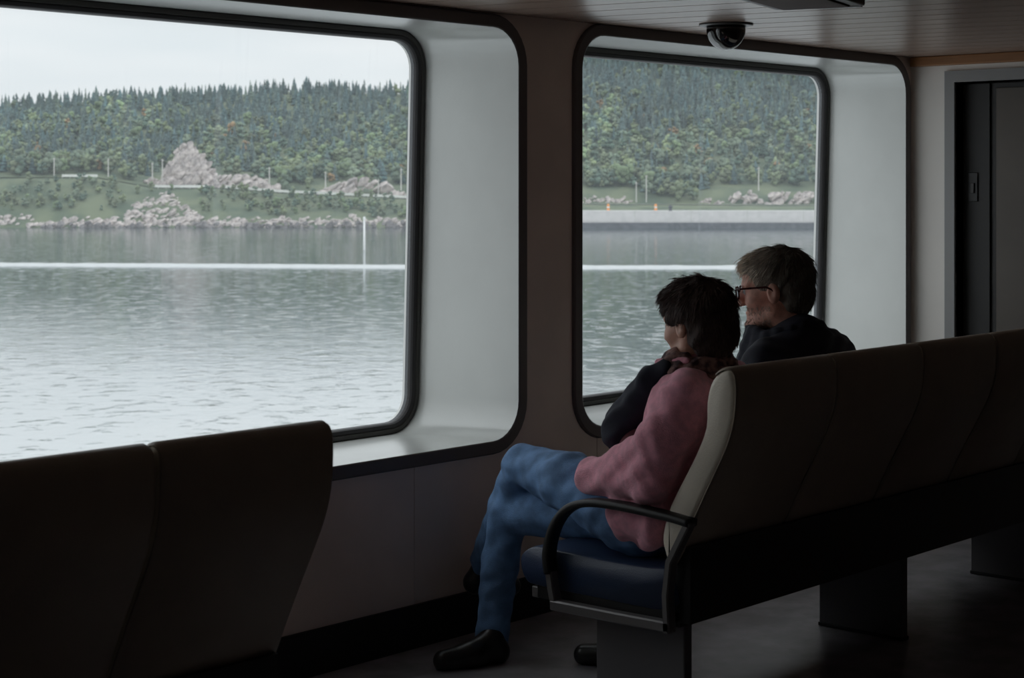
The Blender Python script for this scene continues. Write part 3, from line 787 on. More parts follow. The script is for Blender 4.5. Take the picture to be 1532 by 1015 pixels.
    c.folds(0.0028, [(25, 40, 60, 0.7, 1, 12), (-55, 30, 35, 2.3, 0.8, 10), (20, -70, 50, 5.0, 0.6, 16)])
    jk = part('jacket', c, M['pink'], body)
    # cuff button tab
    t = SDF((4.06, 3.36, 0.66), (4.20, 3.48, 0.80), 0.003)
    t.ell((4.130, 3.420, 0.742), (0.012, 0.014, 0.012), 0.0); part('cuff_button', t, M['maroon'], jk)
    # patterned scarf round the neck
    q = SDF((4.10, 2.98, 0.93), (4.52, 3.36, 1.17), 0.0045)
    for k in range(14):
        a0, a1 = 2 * PI * k / 14, 2 * PI * (k + 1) / 14
        p = lambda a, r, z: (4.305 + r * math.cos(a), 3.172 + r * 0.95 * math.sin(a), z + 0.012 * math.sin(3 * a))
        q.cap(p(a0, 0.083, 1.068), p(a1, 0.083, 1.068), 0.028, 0.028, 0.015); q.cap(p(a0, 0.098, 1.036), p(a1, 0.098, 1.036), 0.030, 0.030, 0.015)
    q.folds(0.003, [(80, 60, 90, 0.2, 1, 20), (-60, 90, 140, 2.0, 0.8, 25)])
    part('scarf', q, M['scarf'], body)
    # navy garment hung over the shoulder and bunched on the chest
    g = SDF((4.10, 3.10, 0.64), (4.52, 3.62, 1.12), 0.005)
    g.chain([(4.20, 3.215, 1.050), (4.205, 3.275, 1.010), (4.215, 3.330, 0.945), (4.225, 3.385, 0.885), (4.235, 3.415, 0.835), (4.25, 3.425, 0.79)],
            [0.030, 0.040, 0.044, 0.050, 0.056, 0.040], 0.03)
    g.chain([(4.41, 3.235, 1.045), (4.42, 3.300, 0.99), (4.40, 3.37, 0.90), (4.37, 3.42, 0.83)], [0.030, 0.040, 0.046, 0.050], 0.03)
    g.cap((4.24, 3.415, 0.845), (4.36, 3.42, 0.84), 0.052, 0.046, 0.04)
    g.folds(0.004, [(60, 50, 40, 0.9, 1, 15), (-40, 70, 60, 3.0, 0.8, 12)])
    part('draped_vest', g, M['navy'], body)
    g = SDF((4.15, 3.25, 0.66), (4.48, 3.50, 0.90), 0.006)
    g.cap((4.23, 3.35, 0.80), (4.36, 3.36, 0.80), 0.060, 0.055, 0.02); g.cap((4.22, 3.385, 0.755), (4.36, 3.39, 0.755), 0.045, 0.040, 0.03)
    g.folds(0.003, [(60, 50, 40, 0.9, 1, 15)])
    part('blouse', g, M['maroon'], body)
    # hair: full cap, cut away from the face, plus strands
    h = SDF((4.10, 2.98, 1.00), (4.52, 3.42, 1.40), 0.0045)
    H.E(h, (0, -0.016, 0.044), (0.096, 0.112, 0.094), 0.02)
    H.E(h, (0, -0.060, -0.030), (0.086, 0.066, 0.080), 0.03)
    H.E(h, (0, 0.045, 0.075), (0.070, 0.060, 0.045), 0.03)
    H.E(h, (0, 0.125, -0.050), (0.080, 0.085, 0.085), 0.02, 'sub')
    for sx in (-1, 1): H.E(h, (sx * 0.090, 0.016, -0.050), (0.036, 0.058, 0.062), 0.01, 'sub')
    for sx in (-1, 1): H.E(h, (sx * 0.062, 0.088, -0.022), (0.044, 0.050, 0.050), 0.012, 'sub')
    h.folds(0.0022, [(60, 90, 40, 0.4, 1, 20), (-90, 50, 70, 2.0, 1, 24)])
    V, Q = h.mesh(); N = nearest_normals(V, Q, None)
    o = np_mesh('hair', V, Q, M['scalp'], body, True, 0.85)
    strands(o, H, V, N, 6500, 0.040, 0.0015, 3, M['hairdark'], body, 0.26, (0.6, 1.7))
    return body

def strands(hair_obj, H, V, N, n, length, rad, seed, m, body, wild, tint, front=None):
    rng = np.random.default_rng(seed)
    loc = (V - H.c) @ H.A / H.k
    ok = (loc[:, 2] > -0.105) & ~((loc[:, 1] > -0.045) & (loc[:, 1] < 0.022) & (loc[:, 2] < 0.012) & (np.abs(loc[:, 0]) > 0.04))
    ids = rng.choice(np.nonzero(ok)[0], n)
    P = V[ids]; nn = N[ids]; l = loc[ids]
    crown = np.array((0.0, -0.050, 0.095))
    d = l - crown; d[:, 2] = d[:, 2] * 1.1
    d = d @ H.A.T
    d -= nn * (d * nn).sum(1)[:, None]; d /= np.linalg.norm(d, axis=1)[:, None] + 1e-9
    along = None
    if front: along = np.interp(l[:, 1], front[0], front[1])
    ll = length * np.interp(l[:, 2], (-0.10, -0.03, 0.04, 0.10), (0.40, 0.55, 0.85, 1.05)) * np.where((l[:, 1] > 0.0) & (l[:, 2] < 0.05), 0.65, 1.0)
    SV, SF, ST = hair_strands(P - nn * 0.003, d, nn, ll, rad, seed, 0.45, tint, wild, along)
    so = np_mesh('hair_strands', SV, SF, m, hair_obj, True, ST); so['kind'] = 'stuff'

def eyes(H, body, k=1.0):
    for sx in (-1, 1):
        for nm, y, r, m in (('eye', 0.0815, 0.0112, M['white']), ('iris', 0.0895, 0.0052, M['iris'])):
            bm = bmesh.new(); bmesh.ops.create_uvsphere(bm, u_segments=12, v_segments=8, radius=r * H.k)
            o = from_bm(nm, bm, m, body, True); o.location = Vector(H.w(sx * 0.031, y, 0.0)) 

woman = build_woman()
HW = Head((4.300, 3.178, 1.181), -0.09, -0.12, 0.02, 1.06); eyes(HW, woman)

# ---------- the man
def build_man():
    H = Head((4.865, 3.270, 1.258), 0.38, -0.08, 0.0, 1.10)
    hip = [(4.79, 3.36, 0.57), (4.97, 3.36, 0.57)]
    LK, LA = (4.660, 3.770, 0.560), (4.545, 3.590, 0.090)
    RK, RA = (5.05, 3.83, 0.560), (5.04, 3.86, 0.090)
    sh = [(4.680, 3.175, 1.030), (5.06, 3.175, 1.030)]
    LE, LW = (4.665, 3.27, 0.745), (4.78, 3.52, 0.690)
    RE, RW = (5.09, 3.27, 0.745), (4.97, 3.53, 0.690)
    f = SDF((4.45, 2.95, -0.03), (5.25, 4.15, 1.45), 0.0055)
    f.cap((4.82, 3.32, 0.58), (4.94, 3.32, 0.58), 0.115, 0.115, 0.05)
    f.cap((4.82, 3.24, 0.78), (4.94, 3.24, 0.78), 0.110, 0.110, 0.08)
    f.cap((4.80, 3.18, 0.95), (4.94, 3.18, 0.95), 0.108, 0.108, 0.08)
    f.cap(sh[0], sh[1], 0.055, 0.055, 0.05)
    f.cap((4.87, 3.175, 1.04), H.w(0, -0.02, -0.05), 0.066, 0.060, 0.04)
    for s, e, w in ((sh[0], LE, LW), (sh[1], RE, RW)): f.chain([s, e, w], [0.052, 0.044, 0.030], 0.02)
    add_hand(f, LW, (0.75, 0.45, -0.35), (0.1, -0.3, -0.9), 1, 1.08, 0.5)
    add_hand(f, RW, (-0.75, 0.40, -0.35), (-0.1, -0.3, -0.9), -1, 1.08, 0.5)
    f.chain([hip[0], LK, LA], [0.085, 0.056, 0.040], 0.03); f.chain([hip[1], RK, RA], [0.085, 0.056, 0.040], 0.03)
    f.chain([LA, (4.50, 3.68, 0.05)], [0.038, 0.03], 0.02); f.chain([RA, (5.03, 3.97, 0.05)], [0.038, 0.03], 0.02)
    add_head(f, H, True)
    V, Q = f.mesh()
    body = np_mesh('person', V, Q, M['skin2'])
    tag(body, 'seated man with greying hair, dark glasses and navy jacket with raised collar', 'person')
    j = SDF((4.40, 3.18, 0.0), (5.25, 4.02, 0.80), 0.008)
    j.cap((4.81, 3.34, 0.57), (4.95, 3.34, 0.57), 0.125, 0.125, 0.04)
    j.chain([hip[0], LK], [0.105, 0.075], 0.03); j.chain([LK, LA], [0.073, 0.058], 0.02)
    j.chain([hip[1], RK], [0.105, 0.075], 0.03); j.chain([RK, RA], [0.073, 0.058], 0.02)
    j.half((4.9, 3.3, 0.74), (0, 0, 1)); j.half((4.9, 3.3, 0.06), (0, 0, -1))
    j.folds(0.002, [(30, 60, 45, 0.3, 1, 14)])
    part('trousers', j, M['darktrouser'], body)
    for heel, toe in (((4.565, 3.555, 0.0), (4.445, 3.800, 0.0)), ((5.04, 3.835, 0.0), (5.02, 4.11, 0.0))):
        s = SDF((min(heel[0], toe[0]) - 0.08, heel[1] - 0.08, -0.03), (max(heel[0], toe[0]) + 0.08, toe[1] + 0.08, 0.18), 0.005)
        add_shoe(s, heel, toe); s.half((4.5, 3.6, 0.004), (0, 0, -1)); part('shoe', s, M['shoe'], body)
    c = SDF((4.50, 2.98, 0.48), (5.24, 3.66, 1.24), 0.0055)
    c.cap((4.80, 3.30, 0.62), (4.95, 3.30, 0.62), 0.135, 0.135, 0.05)
    c.cap((4.80, 3.235, 0.78), (4.95, 3.235, 0.78), 0.132, 0.132, 0.08)
    c.cap((4.77, 3.185, 0.95), (4.97, 3.185, 0.95), 0.135, 0.135, 0.08)
    c.cap((4.70, 3.165, 1.010), (5.04, 3.165, 1.010), 0.076, 0.076, 0.06)
    c.cap((4.78, 3.165, 1.055), (4.98, 3.165, 1.055), 0.075, 0.075, 0.06)
    c.cap((4.868, 3.175, 1.09), (4.868, 3.20, 1.06), 0.095, 0.11, 0.05)
    c.chain([sh[0], LE, (4.77, 3.49, 0.695)], [0.080, 0.070, 0.052], 0.03); c.chain([sh[1], RE, (4.98, 3.49, 0.695)], [0.080, 0.070, 0.052], 0.03)
    c.folds(0.003, [(25, 40, 60, 0.7, 1, 12), (-55, 30, 35, 2.3, 0.8, 10)])
    jk = part('jacket', c, M['navy2'], body)
    q = SDF((4.64, 2.98, 0.94), (5.10, 3.48, 1.24), 0.0045)       # stand-up collar
    for k in range(18):
        a0, a1 = 2 * PI * k / 18, 2 * PI * (k + 1) / 18
        def p(a, r, z):
            fr = max(0, math.sin(a)); bk = max(0, -math.sin(a))
            return (4.868 + r * math.cos(a), 3.232 + r * 1.10 * math.sin(a), z + 0.034 * bk + 0.017 * fr)
        for r, z, w in ((0.106, 1.112, 0.018), (0.110, 1.085, 0.022), (0.116, 1.052, 0.028), (0.118, 1.01, 0.036)): q.cap(p(a0, r, z), p(a1, r, z), w, w, 0.012)
    q.folds(0.002, [(60, 50, 40, 0.9, 1, 15)])
    part('collar', q, M['navy2'], jk)
    h = SDF((4.66, 2.98, 1.06), (5.08, 3.48, 1.46), 0.0045)
    H.E(h, (0, -0.018, 0.046), (0.087, 0.104, 0.086), 0.02)
    H.E(h, (0, -0.062, -0.018), (0.078, 0.056, 0.070), 0.03)
    H.E(h, (0, 0.045, 0.080), (0.062, 0.056, 0.036), 0.03)
    H.E(h, (0, 0.130, -0.035), (0.090, 0.086, 0.088), 0.015, 'sub')
    for sx in (-1, 1): H.E(h, (sx * 0.088, 0.030, -0.045), (0.030, 0.052, 0.060), 0.01, 'sub')
    h.folds(0.0018, [(60, 90, 40, 0.4, 1, 20), (-90, 50, 70, 2.0, 1, 24)])
    V, Q = h.mesh(); N = nearest_normals(V, Q, None)
    loc = (V - H.c) @ H.A / H.k
    shade = np.interp(loc[:, 1], (-0.06, 0.08), (0.30, 0.95))  # back of the hair darkened, front lightened: window light put into the tint
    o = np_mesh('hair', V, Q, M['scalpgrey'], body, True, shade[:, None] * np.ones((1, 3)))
    strands(o, H, V, N, 6000, 0.040, 0.0013, 5, M['hairgrey'], body, 0.28, (0.7, 1.5), ((-0.04, 0.07), (0.30, 1.9)))  # strands too are tinted lit in front and shaded behind
    Vb, Qb = f.mesh(); Nb = nearest_normals(Vb, Qb, None); lb = (Vb - H.c) @ H.A / H.k
    okb = (lb[:, 2] < -0.045) & (lb[:, 2] > -0.125) & (lb[:, 1] > 0.005) & ~((np.abs(lb[:, 0]) < 0.026) & (lb[:, 2] > -0.084) & (lb[:, 2] < -0.056))
    rb = np.random.default_rng(9); ib = rb.choice(np.nonzero(okb)[0], 1500); pb, nb = Vb[ib], Nb[ib]
    db = np.tile(np.array((0, 0.15, -1.0)), (len(ib), 1)); db -= nb * (db * nb).sum(1)[:, None]; db /= np.linalg.norm(db, axis=1)[:, None]
    SV, SF, ST = hair_strands(pb, db, nb, 0.008, 0.0007, 11, 0.1, (0.7, 1.6), 0.8)
    bo = np_mesh('beard', SV, SF, M['hairgrey'], body, True, ST); bo['kind'] = 'stuff'
    # glasses
    g = empty('glasses', (0, 0, 0), parent=body)
    for sx in (-1, 1):
        ring = []
        for k in range(20):
            a = 2 * PI * k / 20
            x = 0.033 + 0.0245 * math.copysign(abs(math.cos(a)) ** 0.7, math.cos(a)); z = -0.003 + 0.0195 * math.copysign(abs(math.sin(a)) ** 0.7, math.sin(a))
            ring.append(Vector(H.w(sx * x, 0.112 - 0.10 * max(0, x - 0.02) , z)))
        rr = []
        cen = sum(ring, Vector()) / len(ring); ax = Vector(H.A @ np.array((0, 1, 0)))
        for p in ring:
            o_ = (p - cen).normalized()
            rr.append([p + o_ * a + ax * b for a, b in ((0.003, 0.0025), (0.003, -0.0025), (-0.001, -0.0025), (-0.001, 0.0025))])
        loft('rim', rr + [rr[0]], M['glasses'], g, False)
        bm = bmesh.new(); bm.faces.new([bm.verts.new(p) for p in ring]); from_bm('lens', bm, M['lens'], g)
        path = [Vector(H.w(sx * 0.057, 0.108, 0.010)), Vector(H.w(sx * 0.0805, 0.090, 0.011)), Vector(H.w(sx * 0.083, 0.010, 0.012)), Vector(H.w(sx * 0.082, -0.006, 0.004)), Vector(H.w(sx * 0.080, -0.020, -0.016))]
        loft('temple', tube_rings(path, 0.0065, 0.0045, tuple(H.A @ np.array((0, 0, 1)))), M['glasses'], g, False, True, True)
    path = [Vector(H.w(-0.010, 0.1145, 0.004)), Vector(H.w(0, 0.118, 0.007)), Vector(H.w(0.010, 0.1145, 0.004))]
    loft('bridge', tube_rings(path, 0.004, 0.004, tuple(H.A @ np.array((0, 0, 1)))), M['glasses'], g, False, True, True)
    eyes(H, body)
    return body
man = build_man()

# ------------------------------------------------------------------ ceiling fittings
dc = empty('dome_camera', (5.550, 3.960, CZ), label='black dome security camera with clear cover under the ceiling boards', cat='camera')
def lathe(name, prof, m, parent, seg=32, smooth=True):
    rings = [[(r * math.cos(2 * PI * i / seg), r * math.sin(2 * PI * i / seg), z) for i in range(seg)] for r, z in prof]
    return loft(name, rings, m, parent, smooth, True, True)
lathe('mounting_plate', [(0.104, 0.0), (0.106, -0.005), (0.098, -0.008), (0.078, -0.010), (0.077, -0.004)], M['plate'], dc)
R0 = 0.076
lathe('camera_ball', [(0.066 * math.cos(a), -0.010 - 0.078 * math.sin(a)) for a in [i / 10 * PI / 2 for i in range(10)]] + [(0.001, -0.088)], M['blackball'], dc)
lathe('dome_cover', [(R0, -0.006), (R0, -0.022)] + [(R0 * math.cos(a), -0.022 - R0 * 1.06 * math.sin(a)) for a in [i / 12 * PI / 2 for i in range(1, 12)]] + [(0.0008, -0.022 - R0 * 1.06)], M['dome'], dc)

cl = empty('ceiling_light', (4.94, 3.32, CZ), label='unlit brown ceiling light fitting with a glint painted on its end, above the dome camera', cat='light')
cl.rotation_euler.z = math.radians(15)
box('housing', -1.25, 0.0, -0.31, 0.0, -0.036, -0.001, M['housing'], cl, 0.006)
box('diffuser', -1.21, -0.04, -0.27, -0.04, -0.042, -0.035, M['diffuser'], cl, 0.003)
box('end_glint', -0.012, 0.004, -0.30, -0.16, -0.040, -0.022, M['whitepaint'], cl, 0.002)  # white strip standing in for a bright glint on the housing end
dn = empty('downlight', (6.86, 3.27, CZ), label='small round downlight with a pale metal rim near the doorway', cat='light')
lathe('rim', [(0.070, 0.0), (0.074, -0.007), (0.066, -0.012), (0.054, -0.010), (0.053, -0.002)], M['chrome'], dn)
lathe('lens', [(0.053, -0.004), (0.03, -0.007), (0.001, -0.008)], M['diffuser'], dn)

# ------------------------------------------------------------------ outside: fjord, wooded hill, road, rocks
WZ = -18.4
def at(u, Z, z): # bearing u (tangent units of the camera axis * 2600 + 766), distance Z along the axis
    q = (u - 766.0) / FPX * Z
    p = fwd * Z + right * q
    return Vector((p.x, p.y, z))
def zv(v, Z): return 1.6 - (v - 280.0) / FPX * Z

SKY = [(-900, 185), (-300, 168), (0, 154), (90, 146), (200, 140), (330, 136), (420, 129), (520, 131), (612, 133), (680, 112), (760, 80), (870, 58), (1000, 50), (1150, 52), (1300, 62), (1600, 90), (2400, 130)]
RD = [(-900, 268), (95, 266), (145, 266), (235, 282), (330, 282), (420, 289), (612, 298), (870, 306), (1235, 308), (2400, 310)]
SH = [(-900, 341), (0, 341), (80, 341), (200, 342), (400, 342), (612, 341), (870, 341), (2400, 341)]
def itp(T, u): return float(np.interp(u, [a for a, _ in T], [b for _, b in T]))
ZS, ZR0, ZR1, ZT = 860.0, 912.0, 924.0, 1300.0
def terr(u, Z):
    sv, rv = itp(SKY, u) + 7, itp(RD, u)
    if Z <= ZS: v = itp(SH, u) + 6 * (ZS - Z) / 20
    elif Z < ZR0:
        t = (Z - ZS) / (ZR0 - ZS); v0 = itp(SH, u) - 1; v = v0 + (rv - v0) * (t ** 0.75)
        v += 2.5 * mnoise.noise((u * 0.03, Z * 0.06, 0)) * min(1, 4 * t) * min(1, 4 * (1 - t))
    elif Z <= ZR1: v = rv
    elif Z <= ZT:
        t = (Z - ZR1) / (ZT - ZR1); v = rv - 4 * min(1, t * 30) + (sv - rv + 4) * (t ** 0.92)
        v += 6 * mnoise.noise((u * 0.008, Z * 0.01, 3)) * min(1, 5 * t) * min(1, 5 * (1 - t))
    else: v = sv + (Z - ZT) * 0.12
    return zv(v, Z)
us = np.arange(-620, 2300, 14); Zs = np.concatenate([np.arange(846, 930, 4), np.arange(930, 1310, 14), np.arange(1320, 1500, 30)])
V = [at(u, Z, terr(u, Z)) for Z in Zs for u in us]; nu = len(us)
F = [(i * nu + j, i * nu + j + 1, (i + 1) * nu + j + 1, (i + 1) * nu + j) for i in range(len(Zs) - 1) for j in range(nu - 1)]
hill = pyd('hillside', V, F, M['ground'], None, True); tag(hill, kind='structure')

# the sea
c0 = fwd * 30
bm = bmesh.new()
q = [fwd * 6 + right * -60, fwd * 6 + right * 60, fwd * 2500 + right * 2500, fwd * 2500 + right * -2500]
bm.faces.new([bm.verts.new((p.x, p.y, WZ)) for p in q]); sea = from_bm('sea', bm, M['water'], None); tag(sea, kind='structure')

# the wake: a long low line of foam
rng = random.Random(4)
def ribbon(pts, w, z, h):
    V, F = [], []
    for i, (u, Z) in enumerate(pts):
        k = 0.95 + 0.18 * mnoise.noise((u * 0.05, 1.3, 2.1)); 
        for dz, dh in ((-w * k / 2, 0), (-w * 0.1, h * k), (w * k * 0.1, h * k), (w * k / 2, 0)): V.append(at(u, Z + dz, z + dh))
        if i:
            for a in range(3): F.append(((i - 1) * 4 + a, i * 4 + a, i * 4 + a + 1, (i - 1) * 4 + a + 1))
    return V, F
Zw = lambda v: 20.0 * FPX / (v - 280.0)
V, F = ribbon([(u, Zw(396.5 + 3.5 * max(-0.4, min(1.2, u / 612.0)))) for u in range(-500, 2100, 6)], 16, WZ, 0.55)
wk = pyd('wake', V, F, mat('foam', (0.50, 0.515, 0.52), 0.9, 0.05, 0.5), None, True); tag(wk, 'long white line of foam across the calm water', 'wake', kind='stuff')

# rocks: faceted blocks cut by random planes
def rock_bm(bm, c, r, seed, lean=0.0, mi=0):
    rg = random.Random(seed)
    t = bmesh.new(); bmesh.ops.create_icosphere(t, subdivisions=2, radius=1.0)
    for k in range(9):
        n = Vector((rg.uniform(-1, 1), rg.uniform(-1, 1), rg.uniform(-0.5, 1))).normalized()
        dd = rg.uniform(0.32, 0.72)
        for v in t.verts:
            e = v.co.dot(n) - dd
            if e > 0: v.co -= n * e
    rot = Matrix.Rotation(rg.uniform(0, 6.28), 3, 'Z')
    ax, ay = Vector((right.x, right.y, 0)), Vector((fwd.x, fwd.y, 0))
    m = {}
    for v in t.verts:
        p = rot @ v.co
        m[v] = bm.verts.new(c + ax * (p.x * r[0] + lean * p.z * r[2]) + ay * p.y * r[1] + Vector((0, 0, p.z * r[2])))
    for f in t.faces:
        ff = bm.faces.new([m[v] for v in f.verts]); ff.material_index = mi
    t.free()

def outcrop(name, label, outline, Z, nrock, size, seed, base, lean=0.5, sub=2.5, mats=None, cat='rock', tall=1.0, ground=False):
    """outline: [(u, v_top)], base: v at the foot"""
    rg = random.Random(seed)
    u0, u1 = outline[0][0], outline[-1][0]
    o = empty(name, at((u0 + u1) / 2, Z, zv(base((u0 + u1) / 2), Z)), label=label, cat=cat)
    ins = o.location
    k = 0
    while k < nrock:
        u = rg.uniform(u0, u1); top = itp(outline, u); b = base(u)
        v = b - (b - top) * rg.random() ** 0.85
        s = size * rg.uniform(0.55, 1.35) * Z / FPX
        if (b - top) < 3: k += 1; continue
        vc = max(v + s * FPX / Z * 0.55 * tall, top + s * FPX / Z * 0.5 * tall)
        dep = (b - vc) / max(4, b - top) * sub
        Zp = Z + dep + rg.uniform(-1, 1)
        if ground:
            Zp = ZS + 0.5
            while Zp < ZR0 and terr(u, Zp) < zv(vc, Zp): Zp += 1.0
            Zp -= s * 0.35
        bm = bmesh.new()
        rock_bm(bm, Vector((0, 0, 0)), (s, s * 0.9, s * rg.uniform(0.5, 0.95) * tall), rg.random(), lean * rg.uniform(0.2, 1.2))
        mm = rg.choice(mats or [M['rock']])
        r = from_bm('rock', bm, mm, o); r.location = at(u, Zp, zv(vc, Zp)) - ins
        k += 1
    return o
road_b = lambda u: itp(RD, u) + 1
outcrop('rock_outcrop', 'tall pinkish grey rock pinnacle beside the shore road', [(240, 266), (247, 250), (256, 238), (262, 222), (270, 208), (280, 206), (292, 219), (302, 226), (308, 240), (316, 250), (324, 264), (328, 276)], 926, 230, 7.8, 11, road_b, 0.45, 9, tall=1.5)
outcrop('rock_outcrop', 'low pink rock ridge right of the tall pinnacle above the road', [(322, 262), (330, 254), (345, 258), (365, 257), (385, 263), (400, 266), (412, 276), (418, 282)], 926, 60, 9.0, 12, road_b, 0.6, 5, tall=1.2)
outcrop('rock_outcrop', 'small rounded brown rock left of the tall pinnacle', [(204, 279), (210, 272), (222, 262), (232, 266), (240, 270), (246, 277)], 929, 24, 6.5, 13, road_b, 0.2, 3)
outcrop('rock_outcrop', 'grey road cut rock face near the right edge of the large window', [(470, 288), (485, 277), (500, 272), (520, 268), (540, 263), (555, 262), (575, 268), (595, 276), (612, 276), (640, 280)], 926, 75, 10.0, 14, road_b, 0.7, 6, tall=1.2)
outcrop('rock_outcrop', 'long pale grey rock cut behind the wharf in the smaller window', [(1066, 303), (1080, 297), (1100, 286), (1112, 281), (1140, 283), (1180, 285), (1225, 284), (1290, 288)], 926, 150, 7.5, 15, road_b, 0.4, 4, tall=1.2)
outcrop('rock_outcrop', 'pale boulders behind the wharf at the left of the smaller window', [(860, 292), (880, 288), (900, 293), (918, 296), (935, 292), (950, 296), (958, 303)], 926, 34, 6.0, 16, road_b, 0.2, 4)
outcrop('rock_outcrop', 'two small pale boulders in the middle of the smaller window', [(1042, 304), (1050, 297), (1060, 293), (1066, 298), (1070, 304)], 926, 12, 5.0, 17, road_b, 0.2, 3)
shore_b = lambda u: itp(SH, u) + 1
outcrop('shore_rocks', 'pale rocky slope spilling from road to water below the pinnacle', [(190, 316), (200, 300), (215, 292), (230, 285), (250, 286), (268, 294), (285, 312), (300, 322)], 884, 110, 7.0, 18, lambda u: 326, 0.5, 14, ground=True)
for a, b, s, lab in ((78, 200, 19, 'low pale rocks along the waterline left of the rocky slope'), (200, 330, 20, 'low pale rocks along the waterline under the rocky slope'),
                     (330, 470, 21, 'low pink and grey rocks along the waterline in the middle of the bay shore'), (470, 640, 22, 'low grey rocks along the waterline behind the white marker post')):
    n = 5; ol = [(a + (b - a) * i / 12, 324 + 5 * math.sin(i * 1.9 + s) + (6 if i in (0, 12) else 0)) for i in range(13)]
    outcrop('shore_rocks', lab, ol, 866, int((b - a) * 0.62), 6.5, s, lambda u: 335, 0.7, 5, ground=True)
outcrop('shore_rocks', 'dark wet band of weed covered rock at the waterline', [(60, 333), (90, 331), (200, 332), (330, 331), (470, 330), (640, 329), (700, 330)], 857, 190, 7.0, 23, lambda u: itp(SH, u) + 2, 0.3, 1, [M['rockdark']])
outcrop('shore_rocks', 'faint grey rocks on the shore at the far left of the large window', [(-60, 328), (0, 322), (30, 318), (60, 322), (80, 330)], 866, 50, 6.0, 24, lambda u: 336, 0.3, 4, ground=True)

# road with its guard rail
def strip(name, u0, u1, Za, Zb, dv, m, thick=None, step=8):
    V, F = [], []
    n = int((u1 - u0) / step) + 1
    for i in range(n):
        u = u0 + (u1 - u0) * i / (n - 1)
        z = terr(u, ZR0 + 1) + dv
        for Z, zz in ((Za, z), (Zb, z)): V.append(at(u, Z, zz))
        if i: F.append(((i - 1) * 2, i * 2, i * 2 + 1, i * 2 - 1))
    return V, F
V, F = strip('road', -600, 2200, 912.5, 923.5, 0.25, None)
rd = pyd('road', V, F, M['asphalt']); tag(rd, kind='structure')
def guardrail(u0, u1, label, h=1.7):
    o = empty('guardrail', at((u0 + u1) / 2, 912.8, terr((u0 + u1) / 2, 913)), label=label, cat='guardrail'); L0 = o.location
    V, F = [], []; n = int((u1 - u0) / 6) + 2
    for i in range(n):
        u = u0 + (u1 - u0) * i / (n - 1); z = terr(u, 913)
        for dz, zz in ((0, 0.45), (0, h), (0.25, h), (0.25, 0.45)): V.append(at(u, 912.6 + dz, z + zz) - L0)
        if i:
            for a in range(4): F.append(((i - 1) * 4 + a, i * 4 + a, i * 4 + (a + 1) % 4, (i - 1) * 4 + (a + 1) % 4))
    pyd('rail', V, F, M['rail'], o)
    me = None
    for i in range(0, n, 2):
        u = u0 + (u1 - u0) * i / (n - 1); z = terr(u, 913)
        if me is None:
            p = box('post', -0.12, 0.12, -0.12, 0.12, -0.3, h, M['rail'], o); me = p.data
        else: p = bpy.data.objects.new('post', me); COL.objects.link(p); p.parent = o
        p.location = at(u, 913.0, z) - L0
guardrail(335, 640, 'pale guardrail along the road right of the pinnacle')
guardrail(225, 308, 'short pale guardrail in front of the pinnacle')
guardrail(93, 146, 'short pale guardrail at the far left of the road')

# utility poles
def utility_pole(u, vb, vt, label, Z=927, arm=True):
    h = (vb - vt) / FPX * Z
    o = empty('utility_pole', at(u, Z, zv(vb, Z)), label=label, cat='pole')
    o.rotation_euler.z = math.atan2(right.y, right.x)
    rings = [[(r * math.cos(2 * PI * i / 6), r * math.sin(2 * PI * i / 6), z) for i in range(6)] for r, z in ((0.34, -1.0), (0.24, h))]
    loft('shaft', rings, M['pole'], o, False, True, True)
    if arm: box('crossarm', -0.9, 0.9, -0.1, 0.1, h - 0.9, h - 0.65, M['pole'], o)
for u, vb, vt, lab in ((81, 262, 236, 'utility pole at the far left, first along the road'), (162, 262, 237, 'utility pole between the far left pole and the pinnacle'),
                       (228, 266, 243, 'utility pole just left of the small brown rock'), (243, 276, 238, 'tall utility pole touching the left side of the pinnacle'),
                       (403, 272, 250, 'utility pole at the end of the low pink ridge'), (487, 280, 257, 'utility pole at the left end of the grey road cut'),
                       (566, 290, 268, 'short utility pole in front of the grey road cut'), (600, 282, 252, 'utility pole nearest the right edge of the large window'),
                       (952, 303, 272, 'thin utility pole behind the wharf, left of the thicker one'), (967, 303, 262, 'thick utility pole behind the wharf'),
                       (1135, 283, 250, 'utility pole above the long rock cut')):
    utility_pole(u, vb, vt, lab)

# marker post in the water
mp_ = empty('marker_post', at(545, Zw(374), WZ), label='thin white marker post standing in the water before the shore', cat='post')
hh = 46 / FPX * Zw(374)
loft('shaft', [[(r * math.cos(2 * PI * i / 8), r * math.sin(2 * PI * i / 8), z) for i in range(8)] for r, z in ((0.36, -2), (0.30, hh))], M['whitepaint'], mp_, True, True, True)
loft('cap', [[(r * math.cos(2 * PI * i / 8), r * math.sin(2 * PI * i / 8), z) for i in range(8)] for r, z in ((0.40, hh - 0.1), (0.40, hh + 0.5), (0.1, hh + 0.8))], M['whitepaint'], mp_, False, True, True)

# wharf in front of the second window
wf = empty('wharf', at(1100, 852, WZ), label='long pale concrete wharf on dark timber facing at the far shore', cat='wharf'); L0 = wf.location
def wharf_box(name, u0, u1, Z0, Z1, z0, z1, m, par):
    P = [at(u, Z, z) - L0 for u, Z in ((u0, Z0), (u1, Z0), (u1, Z1), (u0, Z1)) for z in (z0, z1)]
    return pyd(name, P, [(0, 2, 3, 1), (2, 4, 5, 3), (4, 6, 7, 5), (6, 0, 1, 7), (1, 3, 5, 7), (0, 6, 4, 2)], m, par)
zt = WZ + 8.4; zm = WZ + 2.6
ub = [700, 782, 866, 950, 1034, 1118, 1202, 1286, 1370, 1500, 1620]
for a, b in zip(ub[:-1], ub[1:]):
    wharf_box('concrete_panel', a + 0.12, b - 0.12, 846, 866, zm, zt, M['concrete'], wf)
wharf_box('timber_facing', 702, 1618, 845, 866, WZ - 2, zm + 0.05, M['timber'], wf)
